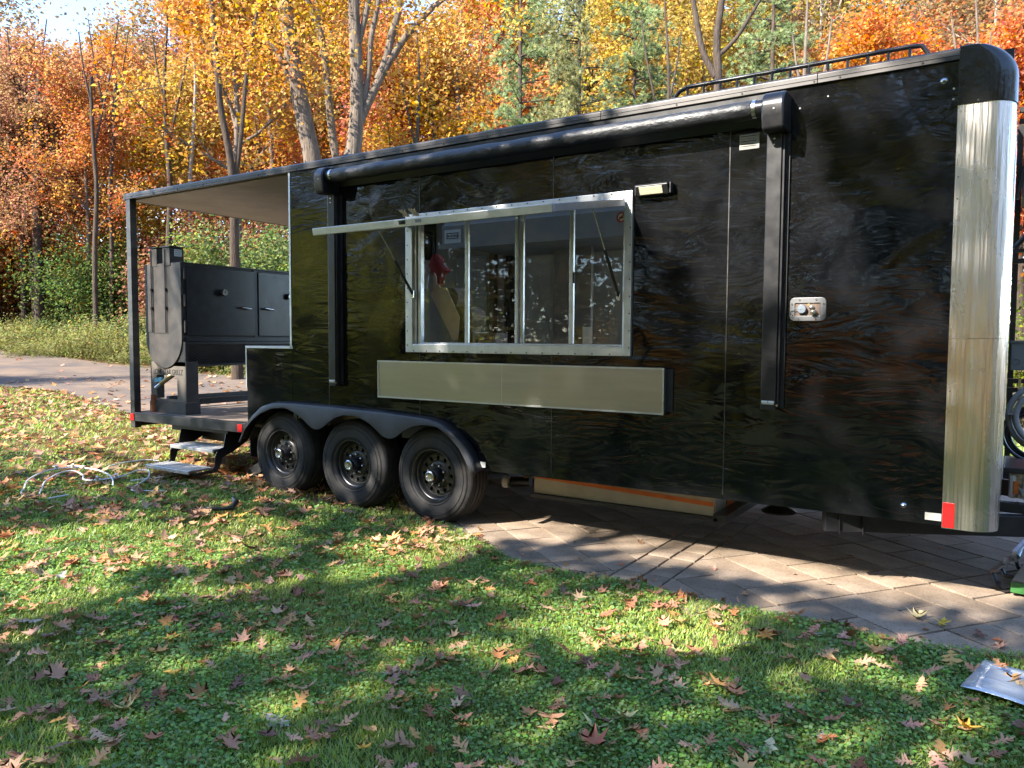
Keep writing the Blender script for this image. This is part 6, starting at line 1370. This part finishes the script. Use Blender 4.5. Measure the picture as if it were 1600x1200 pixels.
# ------------------------------------------------------------------ fallen leaves
def oak_leaf(seed, lobes=4, depth=0.5, W_=0.42, broad=False):
    """lobed outline, curled; length 1 along x"""
    rg = random.Random(seed); top = []
    if broad:     # maple-like star
        for k, (a, r) in enumerate([(8,0.5),(28,0.22),(46,0.52),(68,0.24),(96,0.50),(124,0.22),(150,0.36),(172,0.10)]):
            t = math.radians(a+rg.uniform(-4,4)); r *= rg.uniform(0.9,1.12); top.append((0.5+r*math.cos(t), r*math.sin(t)))
        top = top[::-1]
    else:
        def side():
            q = [(0.05,0.02)]; ws = {4:[0.20,0.33,0.37,0.24],3:[0.24,0.36,0.27]}[lobes]; xs = {4:[0.12,0.30,0.50,0.70],3:[0.16,0.40,0.64]}[lobes]
            for x, w in zip(xs, ws):
                w *= (W_/0.36)*rg.uniform(0.78,1.18); x += rg.uniform(-0.025,0.025); fw_ = rg.uniform(0.08,0.17)
                q += [(x-0.02,0.06+(1-depth)*0.12),(x+fw_*0.45,w*0.72),(x+fw_*0.75,w*0.80),(x+fw_,w),(x+fw_*1.08,w*0.66),(x+fw_*0.8+0.035,w*0.40),(x+0.10,0.05+(1-depth)*0.16)]
            return q+[(0.86,0.07),(0.90,0.12),(0.93,0.05)]
        top = side(); low = side()
    bot = [(x, -y) for x, y in (low if not broad else top)][::-1]
    out = [(0.0,0.0)]+top+[(1.04,rg.uniform(-0.03,0.03))]+bot
    cu, cv, tw = rg.uniform(-0.5,0.9), rg.uniform(-0.4,1.0), rg.uniform(-0.5,0.5)
    def z(x, y): return 0.03+cu*(x-0.5)**2*0.55+cv*y*y*0.9+tw*(x-0.5)*y*0.6+0.03*math.sin(9*x+seed)
    # spine vertices, fan by strips
    V = [(x,y,z(x,y)) for x, y in out]; n = len(out); sp_i = len(V)
    V += [(x,0.0,z(x,0)-0.03) for x in (0.2,0.4,0.6,0.8)]
    F = []
    for i in range(n):
        j = (i+1) % n; mx = (out[i][0]+out[j][0])/2; s = sp_i+min(3,max(0,int(round((mx-0.2)/0.2)))); F.append((i,j,s))
    for a, b in ((0,1),(1,2),(2,3)):
        # bridge gaps between fans
        pass
    # close gaps: where the fan centre changes between neighbours
    for i in range(n):
        j = (i+1) % n; k = (i+2) % n
        s1 = sp_i+min(3,max(0,int(round(((out[i][0]+out[j][0])/2-0.2)/0.2)))); s2 = sp_i+min(3,max(0,int(round(((out[j][0]+out[k][0])/2-0.2)/0.2))))
        if s1 != s2: F.append((j,s2,s1))
    # stalk
    q = len(V); V += [(-0.28,0.0+rg.uniform(-.06,.06),0.05),(0.0,0.012,z(0,0)),(0.0,-0.012,z(0,0))]; F.append((q,q+1,q+2))
    return np.array(V), np.array(F)
LEAVES = [oak_leaf(s, lb, dp, w_, br) for s, lb, dp, w_, br in ((1,4,0.72,0.36,False),(2,4,0.62,0.34,False),(3,3,0.70,0.34,False),(4,4,0.78,0.40,False),(5,3,0.55,0.30,False),(6,0,0,0,True),(7,0,0,0,True),(8,4,0.7,0.30,False))]
LM = []
for V, F in LEAVES:
    tn = np.random.default_rng(len(LM)).uniform(0.3,0.7,(len(V),3)); tn[:,1] = tn[:,1]*0.7+np.clip(np.abs(V[:,1])*1.3,0,0.4); LM.append(np_mesh('fallen_leaf', V*np.array([1,1,1]), F, M['dead_leaf'], tn))
DRY = [((0.35,0.16,0.070),'brown'),((0.46,0.24,0.105),'tan'),((0.22,0.10,0.055),'dark brown'),((0.56,0.35,0.165),'pale tan'),((0.48,0.19,0.06),'orange-brown'),((0.40,0.35,0.31),'silvery grey')]
def near_word(x, y):
    p = float(in_patio(x,y))
    if p > 0: return 'on the pavers below the body seam' if x < -1.6 else ('on the pavers in front of the front panel' if x < -0.7 else 'on the pavers near the silver corner')
    if p > -0.22 and x > -4.3: return 'at the lawn edge by the left pavers' if x < -2.6 else ('at the lawn edge by the soldier band' if x < -1.3 else 'at the lawn edge by the right pavers')
    d = math.hypot(x-CAM.x, y-CAM.y); u = 800+FPX*math.tan(YAW-math.atan2(-(x-CAM.x), y-CAM.y))
    col_ = 0 if u < 270 else 1 if u < 540 else 2 if u < 800 else 3 if u < 1080 else 4 if u < 1340 else 5
    if d < 2.75: return ['in the bottom left corner','low on the grass, left quarter','at the bottom edge, left of centre','at the bottom edge, right of centre','low on the clover, right quarter','near the bottom right corner'][col_]
    if d < 3.5: return ['on the shaded grass at far left','on the shaded grass below the hooked scrap','on shaded grass below the foremost wheel','on shaded clover below the shelf','on shaded clover below the awning arm','on the grass beside the silvery sheet'][col_]
    if d < 4.5: return ['on the half-lit lawn at far left','on the lawn below the rearmost wheel','on the lawn below the foremost wheel','in the sunlit clover below the shelf','in the clover below the awning arm','on the grass behind the silvery sheet'][col_]
    return ['on the sunny lawn below the white pipes','on the sunny lawn around the hooked scrap','on the lawn just before the wheels','on the lawn beside the foremost wheel','on the lawn','on the lawn'][col_]
rl = random.Random(21)
def drop_leaf(x, y, k, size, col, label, cat='leaf', group=None, yaw=None, lift=0.0, tilt=0.25):
    o = bpy.data.objects.new('fallen_leaf', LM[k]); C.objects.link(o)
    p = float(in_patio(x,y)); z = (0.016 if p > 0 else th(x,y)+0.030)+lift
    z -= rl.uniform(0,0.016) if p < 0 else 0
    o.location = (x,y,z); o.scale = (size,size*rl.uniform(0.75,1.1),size*rl.uniform(0.6,2.0)); tl = tilt if p < 0 else 0.08
    o.rotation_euler = (rl.uniform(-tl,tl), rl.uniform(-tl,tl), rl.uniform(0,6.28) if yaw is None else yaw); o.color = (*col,1)
    o['label'] = label; o['category'] = cat
    if group: o['group'] = group
    return o
special = [(-0.40,-0.29,5,0.115,(0.62,0.50,0.24),'pale yellow maple leaf on the pavers, left of the bright yellow one'),(-0.27,-0.315,2,0.10,(0.75,0.50,0.02),'bright yellow curled leaf on the pavers near the lawn edge'),
 (-0.11,-0.27,0,0.11,(0.20,0.10,0.07),'dark brown crumpled leaf on the pavers, right of the yellow leaf'),(-1.035,-0.92,6,0.12,(0.66,0.28,0.04),'orange upright leaf at the edge of the sunlit clover patch'),
 (-1.93,-2.855,6,0.085,(0.80,0.42,0.02),'golden-yellow leaf at the very bottom of the lawn'),(-2.84,-3.17,5,0.105,(0.62,0.45,0.16),'pale yellow star-shaped leaf low on the left of the lawn'),
 (-1.24,-2.11,5,0.10,(0.60,0.47,0.18),'straw-yellow maple leaf lying in the middle foreground'),(-0.69,-1.99,4,0.10,(0.62,0.52,0.28),'narrow pale leaf edge-on in the lower right grass'),
 (-0.13,-1.42,6,0.11,(0.78,0.40,0.03),'orange-yellow leaf just below the silvery sheet'),(-1.16,-2.40,5,0.10,(0.50,0.13,0.05),'red-brown round leaf at the bottom edge'),
 (-0.99,-1.62,5,0.085,(0.62,0.30,0.07),'small orange star leaf in the shaded clover right of centre'),(-1.30,-2.30,5,0.12,(0.66,0.52,0.22),'large pale yellow leaf near the bottom centre'),
 (0.02,-0.90,0,0.075,(0.36,0.17,0.08),'brown oak leaf resting on the silvery sheet'),(-3.05,-2.9,4,0.09,(0.74,0.40,0.03),'small golden leaf on the lower left grass'),
 (-3.45,-2.6,6,0.09,(0.66,0.32,0.03),'bright orange leaf standing on the left lawn'),(-4.05,-2.35,5,0.10,(0.56,0.30,0.10),'orange-tan maple leaf in the left half of the lawn')]
for x, y, k, s, c, lb in special: drop_leaf(x, y, k, s*1.15, c, lb, lift=0.05 if 'sheet' in lb and 'resting' in lb else 0.012)
for x, z_, lb in ((-3.36,2.33,'straw-coloured leaf caught on top of the lifted flap, left of the latch'),(-3.28,2.335,'curled brown leaf caught on top of the lifted flap, above the latch')):
    o = drop_leaf(x,-0.93,1,0.085,(0.55,0.40,0.18),lb); o.location = (x,-0.90,2.315); o.rotation_euler = (0.9,-0.5,1.0+x)
    o.location.z = 2.30
pts = []; tries = 0
while len(pts) < 283 and tries < 20000:
    tries += 1
    d = math.sqrt(rl.uniform(2.2**2,6.0**2)); b = rl.uniform(-0.66,0.66)
    x = CAM.x+d*(math.cos(b)*fwd[0]+math.sin(b)*rgt[0]); y = CAM.y+d*(math.cos(b)*fwd[1]+math.sin(b)*rgt[1])
    p = float(in_patio(x,y))
    if y > -0.25 and p < 0 and x < -4.2: continue
    if p > 0.0 and rl.random() > (0.30 if p < 0.12 else 0.035): continue
    if p > 0.9 or (x > -0.2 and p < 0 and -1.25 < y < -0.72): continue
    if rl.random() > (0.40+0.9*float(hashn(np.array([x]),np.array([y]),2.6)[0]))*(1.0 if x < -1.4 else 0.72): continue
    pts.append((x,y))
    if rl.random() < 0.32 and len(pts) < 282: pts.append((x+rl.uniform(-.09,.09), y+rl.uniform(-.09,.09)))
for x, y in pts:
    q = rl.random(); c, w = DRY[0] if q < .34 else DRY[1] if q < .60 else DRY[2] if q < .76 else DRY[3] if q < .85 else DRY[4] if q < .95 else DRY[5]
    jt = rl.uniform(0.65,1.3); k = rl.choice([0,0,1,2,3,3,4,7]); nw = near_word(x,y)
    shp = {0:'oak',1:'oak',2:'short-lobed oak',3:'deep-lobed oak',4:'narrow oak',7:'slim oak'}[k]
    sz_ = rl.choice([rl.uniform(0.055,0.095),rl.uniform(0.08,0.15)]); drop_leaf(x, y, k, sz_, tuple(min(0.8,v*jt*1.12) for v in c), f"{'small' if sz_ < 0.095 else 'large' if sz_ > 0.125 else 'mid-sized'} {w} {shp} leaf {nw}", 'leaf', 'fallen oak leaves on and beside the lawn')
# the rest of them, out to the road and beyond
Vl, Fl, Tl, off = [], [], [], 0
rg = np.random.default_rng(600)
def scatter_litter(n, d0, d1, size, dens, cond):
    global off
    x, y = scatter(n, d0, d1, rg); k = cond(x, y) & (rg.uniform(0,1,n) < dens(x,y)); x, y = x[k], y[k]
    for i in range(len(x)):
        V, F = LEAVES[int(rg.integers(0,8))] if d0 < 7 else SIMPLE[int(rg.integers(0,3))]
        s = size*rg.uniform(0.65,1.25); a = rg.uniform(0,2*PI); tx, ty = rg.normal(0,0.3,2)
        P = (V-np.array([0.5,0,0]))*s; zz = P[:,2]*1.2+P[:,0]*tx+P[:,1]*ty
        Q = np.c_[x[i]+P[:,0]*math.cos(a)-P[:,1]*math.sin(a), y[i]+P[:,0]*math.sin(a)+P[:,1]*math.cos(a), np.maximum(zz,-0.01)]
        Vl.append(Q); Fl.append(F+off); off += len(V); Tl.append(np.repeat(rg.uniform(0,1,(1,3)),len(V),0))
    return
SIMPLE = []
for s in range(3):
    r_ = np.random.default_rng(s+70); t = np.linspace(0,2*PI,9)[:-1]; rad = np.where(np.arange(8)%2 == 0,0.5,0.24)*r_.uniform(0.8,1.15,8)
    V = np.c_[0.5+rad*np.cos(t)*1.0, rad*np.sin(t)*0.85, 0.05+0.12*r_.uniform(0,1,8)]; V = np.concatenate([V,[[0.5,0,0.03]]]); F = np.array([(i,(i+1)%8,8) for i in range(8)]); SIMPLE.append((V,F))
lawnish = lambda x, y: in_patio(x,y) < 0.02
scatter_litter(2300, 2.2, 6.0, 0.088, lambda x,y: (0.35+0.7*hashn(x,y,2.6))*0.75, lambda x,y: lawnish(x,y)&(y < -0.1))
scatter_litter(2600, 5.5, 9.0, 0.12, lambda x,y: np.clip(0.35+0.5*hashn(x,y,1.7)+0.35*(x < -6)+0.2*(y > -0.5),0,1)*np.where(x > -4.6,0.6,1), lawnish)
scatter_litter(13000, 8.5, 22.0, 0.15, lambda x,y: np.clip(0.5+0.6*hashn(x,y,1.1),0,1)*np.where(on_road(x,y),0.16,1), lambda x,y: x < -6)
scatter_litter(3600, 14.0, 30.0, 0.17, lambda x,y: np.clip(0.2+0.8*hashn(x,y,0.5),0,1)*0.6*np.where(on_road(x,y),0.10,1), lambda x,y: x < -6)
scatter_litter(900, 3.4, 8.0, 0.055, lambda x,y: np.where(in_patio(x,y) < 0.15,0.9,0.14), lambda x,y: (in_patio(x,y) > 0)&(y < 1.6)&(x < 0.3))
x, y = scatter(26000, 2.0, 7.0, rg); k = lawn_ok(x, y, rg) & (rg.uniform(0,1,len(x)) < 0.25+0.75*(hashn(x-4,y+9,1.6) > 0.62)); x, y = x[k], y[k]; N = len(x)
a_ = rg.uniform(0,2*PI,N); ln = rg.uniform(0.015,0.045,N); w_ = 0.0012*np.maximum(1,np.hypot(x-CAM.x,y-CAM.y)/3); ca, sa = np.cos(a_), np.sin(a_); z0, z1 = rg.uniform(-0.02,0.005,N), rg.uniform(-0.012,0.014,N)
Vl.append(np.stack([np.c_[x-sa*w_,y+ca*w_,z0],np.c_[x+sa*w_,y-ca*w_,z0],np.c_[x+ca*ln,y+sa*ln,z1]],1).reshape(-1,3)); Fl.append(np.arange(N*3).reshape(N,3)+off); off += N*3
tt_ = rg.uniform(0.5,1,(N,3)); tt_[:,1] = rg.uniform(0.7,1.0,N); Tl.append(np.repeat(tt_,3,0))
V = np.concatenate(Vl); V[:,2] += np.where((in_patio(V[:,0],V[:,1]) > 0), 0.018, terrain(V[:,0],V[:,1])+0.032)
Fq = np.concatenate(Fl)
lo = link(np_mesh('leaf_litter', V, Fq, M['litter_leaf'], np.concatenate(Tl)), 'leaf_litter'); lo['kind'] = 'stuff'; lo.color = (0.45,0.225,0.100,1)
# a few leaves blown onto the porch deck
for i, (x, y, c) in enumerate(((-6.45,0.62,(0.50,0.20,0.06)),(-6.70,0.85,(0.38,0.18,0.08)),(-6.40,1.05,(0.52,0.24,0.08)),(-6.95,0.95,(0.34,0.17,0.09)))):
    o = drop_leaf(x, y, [0,3,1,2][i], 0.12, c, ['orange leaf on the porch deck nearest the wheel box','brown leaf in the middle of the porch deck','tan-orange leaf at the back of the porch deck','dull brown leaf on the deck beside the smoker stand'][i]); o.location = (x,y,0.675)
print('objects', len(bpy.data.objects), 'tris', sum(len(m.polygons) for m in bpy.data.meshes))
